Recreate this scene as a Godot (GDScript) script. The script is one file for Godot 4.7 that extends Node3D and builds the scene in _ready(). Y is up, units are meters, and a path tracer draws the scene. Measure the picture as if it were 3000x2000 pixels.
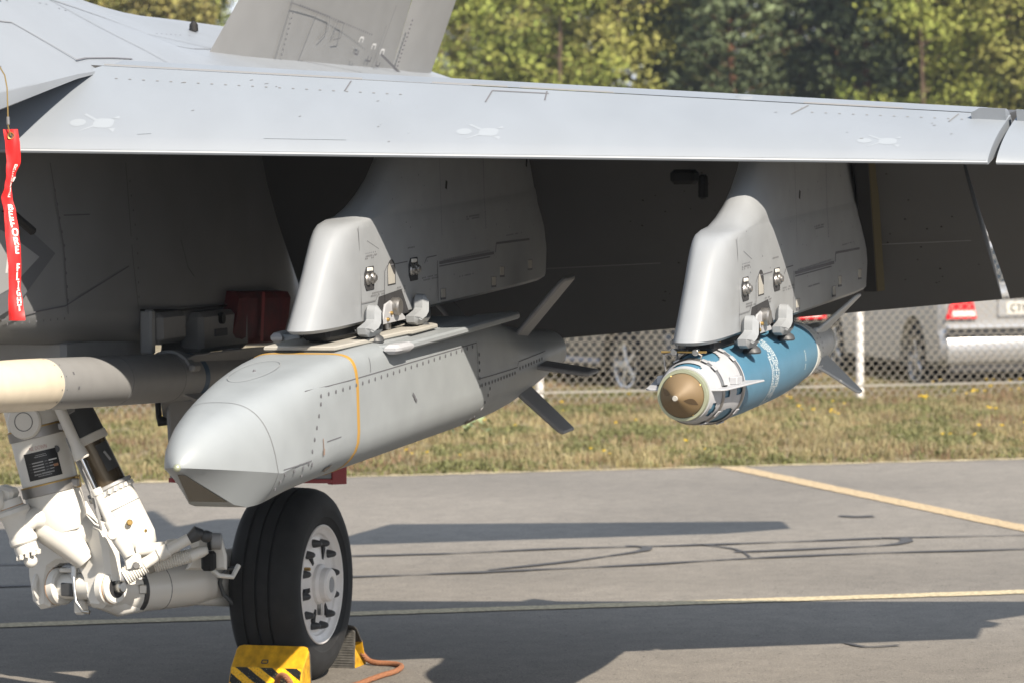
extends Node3D
# World: +X outboard along the port wing, +Y up, +Z towards the aircraft's nose; metres; the main wheel stands at the origin's height.

class MB:
	var v := PackedVector3Array()
	var uv := PackedVector2Array()
	var cl := PackedColorArray()
	var col := Color.WHITE
	var mark := 0

	func tri(a: Vector3, b: Vector3, c: Vector3, ua := Vector2.ZERO, ub := Vector2.ZERO, uc := Vector2.ZERO) -> void:
		v.append(a); v.append(b); v.append(c)
		uv.append(ua); uv.append(ub); uv.append(uc)
		cl.append(col); cl.append(col); cl.append(col)

	func quad(a: Vector3, b: Vector3, c: Vector3, d: Vector3, u0 := Vector2.ZERO, u1 := Vector2(1, 1)) -> void:
		tri(a, b, c, u0, Vector2(u1.x, u0.y), u1)
		tri(a, c, d, u0, u1, Vector2(u0.x, u1.y))

	func start() -> void:
		mark = v.size()

	func close() -> void:  # turn a closed shape so that its faces look outwards
		var mid := Vector3.ZERO
		for i in range(mark, v.size()):
			mid += v[i]
		mid /= maxf(1.0, v.size() - mark)
		var vol := 0.0
		for i in range(mark, v.size(), 3):
			vol += (v[i] - mid).dot((v[i + 1] - mid).cross(v[i + 2] - mid))
		if vol < 0.0:
			for i in range(mark, v.size(), 3):
				var t := v[i + 1]; v[i + 1] = v[i + 2]; v[i + 2] = t
				var q := uv[i + 1]; uv[i + 1] = uv[i + 2]; uv[i + 2] = q
		mark = v.size()

	func box(c: Vector3, s: Vector3, bev := 0.0, b := Basis()) -> MB:
		start()
		var h := s * 0.5
		var e := minf(bev, minf(h.x, minf(h.y, h.z)) * 0.95)
		if e <= 0.0:
			for ax in 3:
				for sg in [-1.0, 1.0]:
					var n := Vector3.ZERO; n[ax] = sg
					var p := Vector3.ZERO; p[(ax + 1) % 3] = 1.0
					var q := Vector3.ZERO; q[(ax + 2) % 3] = 1.0
					if sg < 0: var z := p; p = q; q = z
					quad(c + b * ((n - p - q) * h), c + b * ((n + p - q) * h), c + b * ((n + p + q) * h), c + b * ((n - p + q) * h))
			close()
			return self
		var f := func(ax: int, sx: float, sy: float, sz: float) -> Vector3:
			var k := Vector3(sx, sy, sz)
			var r := k * h
			for i in 3:
				if i != ax:
					r[i] -= k[i] * e
			return c + b * r
		for ax in 3:
			for sg in [-1.0, 1.0]:
				var pts := []
				for k in [Vector2(-1, -1), Vector2(1, -1), Vector2(1, 1), Vector2(-1, 1)]:
					var d := Vector3.ZERO
					d[ax] = sg; d[(ax + 1) % 3] = k.x * sg; d[(ax + 2) % 3] = k.y
					pts.append(f.call(ax, d.x, d.y, d.z))
				quad(pts[0], pts[1], pts[2], pts[3])
		for ax in 3:
			var i := (ax + 1) % 3
			var j := (ax + 2) % 3
			for si in [-1.0, 1.0]:
				for sj in [-1.0, 1.0]:
					var lo := Vector3.ZERO; lo[ax] = -1; lo[i] = si; lo[j] = sj
					var hi := lo; hi[ax] = 1
					var p0: Vector3 = f.call(i, lo.x, lo.y, lo.z)
					var p1: Vector3 = f.call(i, hi.x, hi.y, hi.z)
					var p2: Vector3 = f.call(j, hi.x, hi.y, hi.z)
					var p3: Vector3 = f.call(j, lo.x, lo.y, lo.z)
					if si * sj > 0: quad(p0, p3, p2, p1)
					else: quad(p0, p1, p2, p3)
		for sx in [-1.0, 1.0]:
			for sy in [-1.0, 1.0]:
				for sz in [-1.0, 1.0]:
					var a: Vector3 = f.call(0, sx, sy, sz)
					var d: Vector3 = f.call(1, sx, sy, sz)
					var g: Vector3 = f.call(2, sx, sy, sz)
					if sx * sy * sz > 0: tri(a, d, g)
					else: tri(a, g, d)
		close()
		return self

	# rings of equal size joined by quads; u runs round the ring, v along the rings
	func loft(rings: Array, closed := true, cap0 := true, cap1 := true) -> MB:
		start()
		var n: int = rings[0].size()
		var m := n if closed else n - 1
		var k := rings.size()
		for i in k - 1:
			var A: PackedVector3Array = rings[i]
			var B: PackedVector3Array = rings[i + 1]
			for j in m:
				var j2 := (j + 1) % n
				var u0 := Vector2(float(j) / m, float(i) / (k - 1))
				var u1 := Vector2(float(j + 1) / m, float(i + 1) / (k - 1))
				if A[j].distance_squared_to(A[j2]) < 1e-12:
					tri(A[j], B[j2], B[j], u0, u1, Vector2(u0.x, u1.y))
				elif B[j].distance_squared_to(B[j2]) < 1e-12:
					tri(A[j], A[j2], B[j], u0, Vector2(u1.x, u0.y), Vector2(u0.x, u1.y))
				else:
					quad(A[j], A[j2], B[j2], B[j], u0, u1)
		if closed:
			for e in 2:
				if (e == 0 and cap0) or (e == 1 and cap1):
					var R: PackedVector3Array = rings[0] if e == 0 else rings[k - 1]
					var mid := Vector3.ZERO
					for p in R: mid += p
					mid /= n
					for j in n:
						if e == 0: tri(mid, R[(j + 1) % n], R[j])
						else: tri(mid, R[j], R[(j + 1) % n])
			close()
		return self

	# profile of (distance along the axis, radius), turned about the axis; a0..a1 for a part of the turn
	func lathe(o: Vector3, axis: Vector3, prof: Array, n := 32, ref := Vector3.UP, a0 := 0.0, a1 := TAU, caps := true) -> MB:
		var ax := axis.normalized()
		var w := ref.cross(ax)
		if w.length() < 1e-3: w = Vector3.RIGHT.cross(ax)
		w = w.normalized()
		var u := ax.cross(w)
		var full := a1 - a0 > TAU - 1e-4
		var rings := []
		for q in prof:
			var R := PackedVector3Array()
			for j in (n if full else n + 1):
				var a := a0 + (a1 - a0) * j / n
				R.append(o + ax * q.x + (u * cos(a) + w * sin(a)) * q.y)
			rings.append(R)
		return loft(rings, full, caps and full and prof[0].y > 1e-6, caps and full and prof[-1].y > 1e-6)

	func cyl(a: Vector3, b: Vector3, r: float, n := 20, bev := 0.0, r1 := -1.0) -> MB:
		var L := a.distance_to(b)
		var q := r if r1 < 0 else r1
		if bev > 0:
			return lathe(a, b - a, [Vector2(0, r - bev), Vector2(bev, r), Vector2(L - bev, q), Vector2(L, q - bev)], n)
		return lathe(a, b - a, [Vector2(0, r), Vector2(L, q)], n)

	func ball(c: Vector3, r: float, n := 16, sq := Vector3.ONE) -> MB:
		var rings := []
		for i in n / 2 + 1:
			var t := PI * i / (n / 2)
			var R := PackedVector3Array()
			for j in n:
				var a := TAU * j / n
				R.append(c + Vector3(sin(t) * cos(a), cos(t), sin(t) * sin(a)) * sq * r)
			rings.append(R)
		return loft(rings, true, false, false)

	func tube(pts: Array, rad, n := 10) -> MB:
		var rings := []
		var up := Vector3.UP
		for i in pts.size():
			var d: Vector3 = (pts[mini(i + 1, pts.size() - 1)] - pts[maxi(i - 1, 0)]).normalized()
			if i == 0 and absf(d.y) > 0.9: up = Vector3.RIGHT
			var w := up.cross(d).normalized()
			up = d.cross(w).normalized()
			var r: float = rad[i] if rad is Array else rad
			var R := PackedVector3Array()
			for j in n:
				var a := TAU * j / n
				R.append(pts[i] + (up * cos(a) + w * sin(a)) * r)
			rings.append(R)
		return loft(rings, true, true, true)

	# a flat outline (2D) given depth: o + ex*x + ey*y, thick along ez; edges chamfered by bev
	func prism(poly: PackedVector2Array, o: Vector3, ex: Vector3, ey: Vector3, ez: Vector3, bev := 0.0) -> MB:
		start()
		var n := poly.size()
		var P := poly
		if Geometry2D.is_polygon_clockwise(P):
			P.reverse()
		var inner := PackedVector2Array()
		for i in n:
			var a := (P[i] - P[(i + n - 1) % n]).normalized()
			var b := (P[(i + 1) % n] - P[i]).normalized()
			var na := Vector2(-a.y, a.x)
			var nb := Vector2(-b.y, b.x)
			var m := (na + nb)
			var s := bev / maxf(0.35, 1.0 + na.dot(nb))
			inner.append(P[i] + m * s)
		var dz := ez.length()
		var zn := ez / dz
		var tris := Geometry2D.triangulate_polygon(inner)
		var at := func(q: Vector2, z: float) -> Vector3: return o + ex * q.x + ey * q.y + zn * z
		for k in range(0, tris.size(), 3):
			var a := inner[tris[k]]; var b := inner[tris[k + 1]]; var c := inner[tris[k + 2]]
			if (b - a).cross(c - a) < 0: var t := b; b = c; c = t
			tri(at.call(a, dz), at.call(b, dz), at.call(c, dz))
			tri(at.call(a, 0.0), at.call(c, 0.0), at.call(b, 0.0))
		for i in n:
			var j := (i + 1) % n
			if bev > 0:
				quad(at.call(inner[i], 0.0), at.call(inner[j], 0.0), at.call(P[j], bev), at.call(P[i], bev))
				quad(at.call(P[i], bev), at.call(P[j], bev), at.call(P[j], dz - bev), at.call(P[i], dz - bev))
				quad(at.call(P[i], dz - bev), at.call(P[j], dz - bev), at.call(inner[j], dz), at.call(inner[i], dz))
			else:
				quad(at.call(P[i], 0.0), at.call(P[j], 0.0), at.call(P[j], dz), at.call(P[i], dz))
		close()
		return self

	# a thin raised strip along points that lie on a surface; nrm = the surface's normal there
	func strip(pts: Array, nrm: Vector3, width: float, lift := 0.0012) -> MB:
		for i in pts.size() - 1:
			var d: Vector3 = (pts[i + 1] - pts[i])
			if d.length() < 1e-6: continue
			var s := d.cross(nrm).normalized() * width * 0.5
			var l := nrm * lift
			quad(pts[i] - s + l, pts[i] + s + l, pts[i + 1] + s + l, pts[i + 1] - s + l)
		return self

	func disc(c: Vector3, nrm: Vector3, r: float, n := 8, lift := 0.001) -> MB:
		var w := Vector3.UP.cross(nrm)
		if w.length() < 1e-3: w = Vector3.RIGHT
		w = w.normalized()
		var u := nrm.cross(w)
		for j in n:
			var a := TAU * j / n
			var b := TAU * (j + 1) / n
			tri(c + nrm * lift, c + nrm * lift * 0.4 + (w * cos(a) + u * sin(a)) * r, c + nrm * lift * 0.4 + (w * cos(b) + u * sin(b)) * r)
		return self

	func mesh(off := Vector3.ZERO, angle := 38.0, mat: Material = null) -> ArrayMesh:
		var n := v.size()
		var fn := PackedVector3Array(); fn.resize(n / 3)
		var at := {}
		var ids := PackedInt32Array(); ids.resize(n)
		var lists: Array = []
		for i in n:
			var k := Vector3i((v[i] * 20000.0).round())
			var id: int = at.get(k, -1)
			if id < 0:
				id = lists.size(); at[k] = id; lists.append(PackedInt32Array())
			ids[i] = id
			lists[id].append(i / 3)
		for i in n / 3:
			fn[i] = (v[i * 3 + 1] - v[i * 3]).cross(v[i * 3 + 2] - v[i * 3])
		var lim := cos(deg_to_rad(angle))
		var nr := PackedVector3Array(); nr.resize(n)
		var pos := PackedVector3Array(); pos.resize(n)
		var un := PackedVector3Array(); un.resize(n / 3)
		for i in n / 3: un[i] = fn[i].normalized()
		for i in n:
			var f := i / 3
			var s := Vector3.ZERO
			for g in lists[ids[i]]:
				if un[g].dot(un[f]) >= lim: s += fn[g]
			nr[i] = s.normalized() if s.length_squared() > 0 else un[f]
			pos[i] = v[i] + off
		# Godot's front faces run clockwise
		var P2 := PackedVector3Array(); P2.resize(n)
		var N2 := PackedVector3Array(); N2.resize(n)
		var U2 := PackedVector2Array(); U2.resize(n)
		var C2 := PackedColorArray(); C2.resize(n)
		for i in range(0, n, 3):
			for k in 3:
				var s: int = i + [0, 2, 1][k]
				P2[i + k] = pos[s]; N2[i + k] = nr[s]; U2[i + k] = uv[s]; C2[i + k] = cl[s]
		var arr := []
		arr.resize(Mesh.ARRAY_MAX)
		arr[Mesh.ARRAY_VERTEX] = P2; arr[Mesh.ARRAY_NORMAL] = N2; arr[Mesh.ARRAY_TEX_UV] = U2; arr[Mesh.ARRAY_COLOR] = C2
		var am := ArrayMesh.new()
		am.add_surface_from_arrays(Mesh.PRIMITIVE_TRIANGLES, arr)
		if mat: am.surface_set_material(0, mat)
		return am


class Frame:  # a frame of a store or pylon: t runs aft, v up, w outboard
	var o: Vector3
	var a: Vector3
	var u: Vector3
	var w := Vector3.RIGHT
	func _init(at: Vector3, down_deg: float) -> void:
		var p := deg_to_rad(down_deg)
		o = at; a = Vector3(0, sin(p), -cos(p)); u = Vector3(0, cos(p), sin(p))
	func p(t: float, vv: float, ww: float) -> Vector3:
		return o + a * t + u * vv + w * ww


var taken := {}
var base_of := {}
var M := {}
var rng := RandomNumberGenerator.new()
var cam_at := Vector3(6.648, 2.0, 13.688)
var view_f: Vector3
var view_r: Vector3

func numbered(called: String) -> String:
	var k: int = taken.get(called, -1) + 1
	taken[called] = k
	return called if k == 0 else "%s_%03d" % [called, k]

func tag(o: Node, label: String, category: String, group := "", kind := "") -> Node:
	if label: o.set_meta("label", label)
	if category: o.set_meta("category", category)
	if group: o.set_meta("group", group)
	if kind: o.set_meta("kind", kind)
	return o

func thing(called: String, at: Vector3, label: String, category: String, group := "") -> Node3D:
	var o := Node3D.new()
	o.name = numbered(called)
	add_child(o)
	o.position = at
	base_of[o] = at
	tag(o, label, category, group)
	return o

func part(called: String, m: MB, mat: Material, parent: Node3D, angle := 38.0, label := "") -> MeshInstance3D:
	var o := MeshInstance3D.new()
	o.name = called
	var b: Vector3 = base_of[parent]
	o.mesh = m.mesh(-b, angle, mat)
	parent.add_child(o, true)
	base_of[o] = b
	if label: o.set_meta("label", label)
	return o

func solo(called: String, m: MB, mat: Material, angle := 38.0) -> MeshInstance3D:
	var o := MeshInstance3D.new()
	o.name = numbered(called)
	o.mesh = m.mesh(Vector3.ZERO, angle, mat)
	add_child(o)
	return o

func copy_of(o: Node3D, called: String) -> Node3D:
	var c: Node3D = o.duplicate()
	c.name = numbered(called)
	add_child(c)
	return c

# ---------- materials ----------
func lin(r: float, g: float, b: float) -> Color:
	return Color(r, g, b).linear_to_srgb()

func noise_tex(freq: float, lo: float, hi: float, size := 512, oct := 5, kind := FastNoiseLite.TYPE_SIMPLEX_SMOOTH, sd := 1, normal := false) -> NoiseTexture2D:
	var f := FastNoiseLite.new()
	f.noise_type = kind
	f.seed = sd
	f.frequency = freq
	f.fractal_octaves = oct
	var t := NoiseTexture2D.new()
	t.width = size; t.height = size
	t.seamless = true
	t.generate_mipmaps = false
	t.noise = f
	if normal:
		t.as_normal_map = true
		t.bump_strength = lo
		return t
	var g := Gradient.new()
	g.set_color(0, Color(lo, lo, lo)); g.set_color(1, Color(hi, hi, hi))
	t.color_ramp = g
	return t

var T := {}

func mat(c: Color, rough := 0.5, metal := 0.0, tex := "", scale := 1.0, bump := "", bump_cm := 0.1) -> StandardMaterial3D:
	var m := StandardMaterial3D.new()
	m.albedo_color = c
	m.roughness = rough
	m.metallic = metal
	if tex:
		m.albedo_texture = T[tex]
		m.uv1_triplanar = true
		m.uv1_world_triplanar = true
		m.uv1_scale = Vector3.ONE * scale
	if bump:
		m.heightmap_enabled = true
		m.heightmap_texture = T[bump]
		m.heightmap_scale = bump_cm
		m.uv1_triplanar = true
		m.uv1_world_triplanar = true
		m.uv1_scale = Vector3.ONE * scale
	return m

func asphalt_image() -> ImageTexture:
	var n := 1024
	var im := Image.create(n, n, false, Image.FORMAT_RGB8)
	var f := FastNoiseLite.new()
	f.seed = 5; f.frequency = 0.012; f.fractal_octaves = 4
	var r := RandomNumberGenerator.new()
	r.seed = 77
	var big := f.get_seamless_image(n, n)
	for y in n:
		for x in n:
			var k := 0.80 + 0.10 * (big.get_pixel(x, y).r - 0.5) + r.randf_range(-0.22, 0.2)
			im.set_pixel(x, y, Color(k, k * 0.985, k * 0.955))
	for i in 2600:  # pale and dark stones in the asphalt
		var x := r.randi() % n
		var y := r.randi() % n
		var k := r.randf_range(0.9, 1.0) if r.randf() < 0.6 else r.randf_range(0.25, 0.45)
		var w := 1 + r.randi() % 5
		im.fill_rect(Rect2i(x, y, w, 1 + r.randi() % 4), Color(k, k * 0.98, k * 0.93))
	return ImageTexture.create_from_image(im)

func stripe_image() -> ImageTexture:
	var w := 512
	var h := 256
	var im := Image.create(w, h, false, Image.FORMAT_RGB8)
	var r := RandomNumberGenerator.new()
	r.seed = 9
	var f := FastNoiseLite.new()
	f.seed = 3; f.frequency = 0.02
	for y in h:
		for x in w:
			var s := fposmod((x - y * 1.05 + f.get_noise_2d(x, y) * 5.0) / 180.0 + 0.35, 1.0)
			var c := Color(0.93, 0.70, 0.03) if s < 0.5 else Color(0.035, 0.03, 0.025)
			c = c.darkened(clampf(f.get_noise_2d(x * 2.0, y * 2.0 + 900) * 0.35, 0.0, 0.3))
			im.set_pixel(x, y, c)
	for i in 420:
		var c := Color(0.85, 0.8, 0.6) if r.randf() < 0.6 else Color(0.25, 0.15, 0.07)
		im.fill_rect(Rect2i(r.randi() % w, r.randi() % h, 1 + r.randi() % 5, 1 + r.randi() % 4), c)
	return ImageTexture.create_from_image(im)

func placard_image() -> ImageTexture:
	var im := Image.create(256, 192, false, Image.FORMAT_RGB8)
	im.fill(Color(0.035, 0.035, 0.04))
	var g := Color(0.6, 0.6, 0.6)
	for k in 4:  # the data fields of the plate, too small in the photograph to be read
		im.fill_rect(Rect2i(52, 70 + k * 20, 86, 8), g)
		im.fill_rect(Rect2i(26, 72 + k * 20, 20, 4), g * 0.45)
		if k == 0: im.fill_rect(Rect2i(178, 70, 62, 9), Color(0.8, 0.8, 0.8))
		im.fill_rect(Rect2i(148, 73 + k * 20, 22, 4), g * 0.8)
		if k > 0: im.fill_rect(Rect2i(176, 71 + k * 20, 30, 6), g)
	im.fill_rect(Rect2i(206, 108, 36, 18), Color(0.62, 0.45, 0.33))
	var r := RandomNumberGenerator.new(); r.seed = 4
	for row in [[90, 22, 80, 5], [80, 33, 92, 6], [52, 152, 50, 10], [110, 150, 90, 11], [80, 168, 96, 6]]:
		var x: int = row[0]
		while x < row[0] + row[2]:
			var w := 3 + r.randi() % 3
			im.fill_rect(Rect2i(x, row[1], w, row[3]), g)
			x += w + 2
	return ImageTexture.create_from_image(im)

func make_materials() -> void:
	T.grime = noise_tex(0.009, 0.935, 1.0, 512, 6, FastNoiseLite.TYPE_SIMPLEX_SMOOTH, 11)
	T.mottle = noise_tex(0.01, 0.62, 1.0, 512, 5, FastNoiseLite.TYPE_SIMPLEX_SMOOTH, 21)
	T.fine = noise_tex(0.15, 0.7, 1.0, 512, 3, FastNoiseLite.TYPE_SIMPLEX_SMOOTH, 31)
	T.bumpy = noise_tex(0.03, 0.0, 1.0, 512, 4, FastNoiseLite.TYPE_SIMPLEX_SMOOTH, 41)
	T.soil = noise_tex(0.03, 0.45, 1.0, 512, 6, FastNoiseLite.TYPE_SIMPLEX_SMOOTH, 51)
	T.streak = noise_tex(0.02, 0.75, 1.0, 512, 5, FastNoiseLite.TYPE_CELLULAR, 61)
	M.paint = mat(lin(0.205, 0.222, 0.245), 0.46, 0.0, "grime", 0.55)
	M.paint2 = mat(lin(0.232, 0.234, 0.236), 0.5, 0.0, "grime", 0.9)
	M.flap = mat(lin(0.187, 0.208, 0.236), 0.48, 0.0, "grime", 0.6)
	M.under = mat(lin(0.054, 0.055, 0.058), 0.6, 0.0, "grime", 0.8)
	M.nacelle = mat(lin(0.175, 0.18, 0.186), 0.55, 0.0, "grime", 0.6)
	M.pylon = mat(lin(0.252, 0.264, 0.276), 0.42, 0.0, "grime", 1.3)
	M.store = mat(lin(0.248, 0.268, 0.280), 0.46, 0.0, "grime", 1.1)
	M.store_dark = mat(lin(0.23, 0.232, 0.237), 0.55, 0.0, "grime", 1.5)
	M.hatch = mat(lin(0.34, 0.325, 0.29), 0.6, 0.0, "grime", 2.0)
	M.seam = mat(lin(0.10, 0.10, 0.11), 0.8)
	M.seam_soft = mat(lin(0.15, 0.152, 0.158), 0.8)
	M.black = mat(lin(0.005, 0.005, 0.006), 0.75)
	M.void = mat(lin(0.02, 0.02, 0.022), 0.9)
	M.white_mark = mat(lin(0.5, 0.5, 0.5), 0.5)
	M.faint_mark = mat(lin(0.206, 0.228, 0.254), 0.5)
	M.dark_mark = mat(lin(0.10, 0.105, 0.115), 0.6)
	M.pale_mark = mat(lin(0.245, 0.25, 0.255), 0.6)
	M.yellow_band = mat(lin(0.36, 0.205, 0.04), 0.5)
	M.window_gold = mat(lin(0.05, 0.043, 0.026), 0.12, 0.55, "fine", 3.0)
	M.steel = mat(lin(0.42, 0.42, 0.41), 0.3, 1.0)
	M.steel_dull = mat(lin(0.30, 0.29, 0.28), 0.42, 0.9)
	M.brass = mat(lin(0.42, 0.28, 0.10), 0.35, 0.9)
	M.chrome = mat(lin(0.72, 0.72, 0.72), 0.08, 1.0)
	M.bronze = mat(lin(0.15, 0.115, 0.075), 0.25, 0.7, "grime", 3.0)
	M.gear = mat(lin(0.63, 0.615, 0.575), 0.30)
	M.gear_grey = mat(lin(0.30, 0.305, 0.31), 0.5, 0.0, "grime", 2.0)
	M.gear_dark = mat(lin(0.045, 0.047, 0.05), 0.5)
	M.rust = mat(lin(0.42, 0.22, 0.09), 0.7)
	M.rubber = mat(lin(0.013, 0.013, 0.0135), 0.8, 0.0, "mottle", 2.5, "fine", 0.02)
	M.rim = mat(lin(0.80, 0.77, 0.74), 0.36, 0.0, "grime", 4.0)
	M.blue = mat(lin(0.058, 0.158, 0.238), 0.48, 0.0, "grime", 2.6)
	M.blue_dark = mat(lin(0.03, 0.07, 0.13), 0.5)
	M.collar = mat(lin(0.36, 0.365, 0.38), 0.45, 0.0, "grime", 3.0)
	M.plug = mat(lin(0.165, 0.112, 0.055), 0.5, 0.1, "grime", 4.0)
	M.plug_ring = mat(lin(0.36, 0.38, 0.27), 0.35, 0.5)
	M.tail_grey = mat(lin(0.44, 0.445, 0.44), 0.5, 0.0, "grime", 3.0)
	M.plug_dark = mat(lin(0.075, 0.05, 0.026), 0.5, 0.3)
	M.tail_band = mat(lin(0.48, 0.48, 0.45), 0.5, 0.0, "grime", 3.0)
	M.stencil = mat(lin(0.75, 0.76, 0.74), 0.6)
	M.radome = mat(lin(0.66, 0.58, 0.455), 0.42, 0.0, "grime", 2.0)
	M.missile = mat(lin(0.235, 0.235, 0.235), 0.5, 0.0, "grime", 1.6)
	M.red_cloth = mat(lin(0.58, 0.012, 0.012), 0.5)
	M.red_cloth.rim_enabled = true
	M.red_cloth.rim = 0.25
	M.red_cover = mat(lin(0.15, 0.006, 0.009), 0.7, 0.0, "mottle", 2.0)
	M.red_paint = mat(lin(0.26, 0.010, 0.012), 0.5)
	M.cloth_white = mat(lin(0.78, 0.77, 0.72), 0.7)
	M.olive = mat(lin(0.055, 0.042, 0.012), 0.8)
	M.chock = mat(lin(0.80, 0.42, 0.012), 0.5, 0.0, "mottle", 4.0)
	M.chock_grey = mat(lin(0.10, 0.095, 0.085), 0.6, 0.0, "mottle", 5.0)
	var st := mat(Color.WHITE, 0.5)
	st.albedo_texture = stripe_image()
	M.chock_stripes = st
	M.rope = mat(lin(0.30, 0.125, 0.058), 0.9, 0.0, "streak", 14.0)
	M.fence = mat(lin(0.27, 0.245, 0.205), 0.6)
	M.fence_post = mat(lin(0.72, 0.69, 0.66), 0.55, 0.0, "grime", 3.0)
	M.asphalt = mat(Color(1, 1, 1), 0.9)
	M.asphalt.albedo_color = lin(0.285, 0.267, 0.247)
	M.asphalt.albedo_texture = asphalt_image()
	M.asphalt.uv1_triplanar = true
	M.asphalt.uv1_world_triplanar = true
	M.asphalt.uv1_scale = Vector3.ONE * 0.42
	M.asphalt.detail_enabled = true
	M.asphalt.detail_albedo = noise_tex(0.004, 0.86, 1.0, 512, 5, FastNoiseLite.TYPE_SIMPLEX_SMOOTH, 71)
	M.asphalt.detail_blend_mode = BaseMaterial3D.BLEND_MODE_MUL
	M.asphalt.detail_uv_layer = BaseMaterial3D.DETAIL_UV_2
	M.asphalt.uv2_triplanar = true
	M.asphalt.uv2_world_triplanar = true
	M.asphalt.uv2_scale = Vector3.ONE * 0.13
	M.stain = mat(lin(0.125, 0.118, 0.112), 0.85, 0.0, "fine", 2.0)
	M.tar = mat(lin(0.055, 0.053, 0.055), 0.75, 0.0, "fine", 3.0)
	M.line_yellow = mat(lin(0.56, 0.425, 0.25), 0.85, 0.0, "mottle", 5.0)
	M.line_worn = mat(lin(0.62, 0.52, 0.33), 0.85, 0.0, "mottle", 6.0)
	M.soil = mat(lin(0.25, 0.20, 0.11), 0.95, 0.0, "mottle", 0.8)
	var g := mat(Color.WHITE, 0.8)
	g.vertex_color_use_as_albedo = true
	g.backlight_enabled = true
	g.backlight = Color(0.55, 0.55, 0.34)
	M.leaf = g
	M.bark = mat(lin(0.13, 0.085, 0.055), 0.9, 0.0, "mottle", 1.5)
	M.pine_bark = mat(lin(0.20, 0.09, 0.045), 0.9, 0.0, "mottle", 1.5)
	M.car_silver = mat(lin(0.34, 0.345, 0.355), 0.25, 0.4)
	M.car_silver.clearcoat_enabled = true
	M.car_dark = mat(lin(0.012, 0.014, 0.017), 0.15, 0.2)
	M.car_dark.clearcoat_enabled = true
	M.car_trim = mat(lin(0.03, 0.03, 0.032), 0.5)
	M.car_strip = mat(lin(0.20, 0.21, 0.25), 0.4)
	M.car_glass = mat(lin(0.02, 0.025, 0.03), 0.06, 0.0)
	M.lamp_red = mat(lin(0.62, 0.012, 0.02), 0.12)
	M.lamp_clear = mat(lin(0.66, 0.58, 0.56), 0.12)
	M.alloy = mat(lin(0.55, 0.55, 0.56), 0.3, 0.7)
	M.plate = mat(lin(0.50, 0.49, 0.45), 0.4)
	M.ink = mat(lin(0.03, 0.03, 0.03), 0.6)

# ---------- the aircraft ----------
var jet: Node3D

func z_le(x: float) -> float: return 1.295 - 0.58 * (x - 2.88)
func y_le(x: float) -> float: return 2.092 - 0.0245 * (x - 1.23)
func flap_rise(x: float) -> float: return 0.292 - 0.0427 * (x - 1.4)
func flap_run(x: float) -> float: return 0.40 - 0.03 * (x - 1.4)
func crest(x: float) -> Vector3: return Vector3(x, y_le(x) + flap_rise(x), z_le(x) - flap_run(x))

# a point of the drooped flap's upper face: k = 0 at the leading edge, 1 at the hinge line
func flap_pt(x: float, k: float, lift := 0.0) -> Vector3:
	var L := Vector3(x, y_le(x), z_le(x))
	var H := crest(x)
	var n := Vector3(0, flap_run(x), flap_rise(x)).normalized()
	return L.lerp(H, k) + n * (0.022 * sin(PI * pow(k, 0.75)) + 0.006 + lift)

func flap_ring(x0: float, x1: float) -> PackedVector3Array:  # x0 at the leading edge, x1 at the hinge
	var R := PackedVector3Array()
	for i in 13:
		var k := 1.0 - i / 12.0
		k = k * k * 0.25 + k * 0.75
		R.append(flap_pt(lerpf(x0, x1, k), k))
	var L := Vector3(x0, y_le(x0), z_le(x0))
	R.append(L + Vector3(0, -0.001, 0.005))
	R.append(L + Vector3(0, -0.007, 0.001))
	R.append(L + Vector3(0, -0.009, -0.010))
	var Hb := crest(x1) - Vector3(0, 0.15 - 0.025 * (x1 - 1.4), 0.03)
	for i in 5:
		var k := (i + 1) / 5.0
		var p := (L + Vector3(0, -0.009, -0.010)).lerp(Hb, k)
		p.x = lerpf(x0, x1, k)
		R.append(p)
	return R

func wing_flap(xa0: float, xa1: float, xb0: float, xb1: float) -> MB:
	var rings := []
	var n := 14
	for i in n + 1:
		var u := float(i) / n
		rings.append(flap_ring(lerpf(xa0, xb0, u), lerpf(xa1, xb1, u)))
	return MB.new().loft(rings)

func te(x: float) -> Vector3: return Vector3(x, 1.281 + (x - 2.05) * 0.0855, -1.55 - 0.13 * (x - 2.05))
func te_hinge(x: float) -> Vector3: return Vector3(x, 2.10 - 0.02 * (x - 2.0), -0.66 - 0.02 * (x - 2.0))

func wing_ring(x: float) -> PackedVector3Array:
	var H := crest(x)
	var E := te_hinge(x)
	var th := 0.15 - 0.025 * (x - 1.4)
	var R := PackedVector3Array()
	var top := E + Vector3(0, 0.10, 0)
	for i in 9:
		var k := i / 8.0
		R.append(H.lerp(top, k) + Vector3(0, 0.006 + 0.035 * sin(PI * k), -0.004 * (1.0 - k)))
	R.append(E)
	var hb := H - Vector3(0, th, 0.03)
	for i in 5:
		var k := i / 5.0
		R.append(E.lerp(hb, k + 0.2) - Vector3(0, 0.012 * sin(PI * k), 0))
	return R

func loft_x(f: Callable, xa: float, xb: float, n: int) -> MB:
	var rings := []
	for i in n + 1:
		rings.append(f.call(lerpf(xa, xb, float(i) / n)))
	return MB.new().loft(rings)

func drooped_ring(x: float, xt: float) -> PackedVector3Array:  # flap hanging from the rear hinge; xt = x at its trailing edge
	var E := te_hinge(x)
	var P := te(xt)
	var R := PackedVector3Array()
	var d := P - E
	var n := Vector3(0, d.z, -d.y).normalized()
	if n.z < 0: n = -n
	for i in 7:
		var k := i / 6.0
		R.append(E + d * k + n * (-0.02 + 0.035 * sin(PI * minf(1.0, k * 1.15)) * (1 - k)) + n * 0.02 * k)
	R.append(P - n * 0.012)
	for i in 6:
		var k := 1.0 - (i + 1) / 6.0
		R.append(E + d * k - n * (0.012 + 0.11 * (1.0 - k)))
	return R

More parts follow.
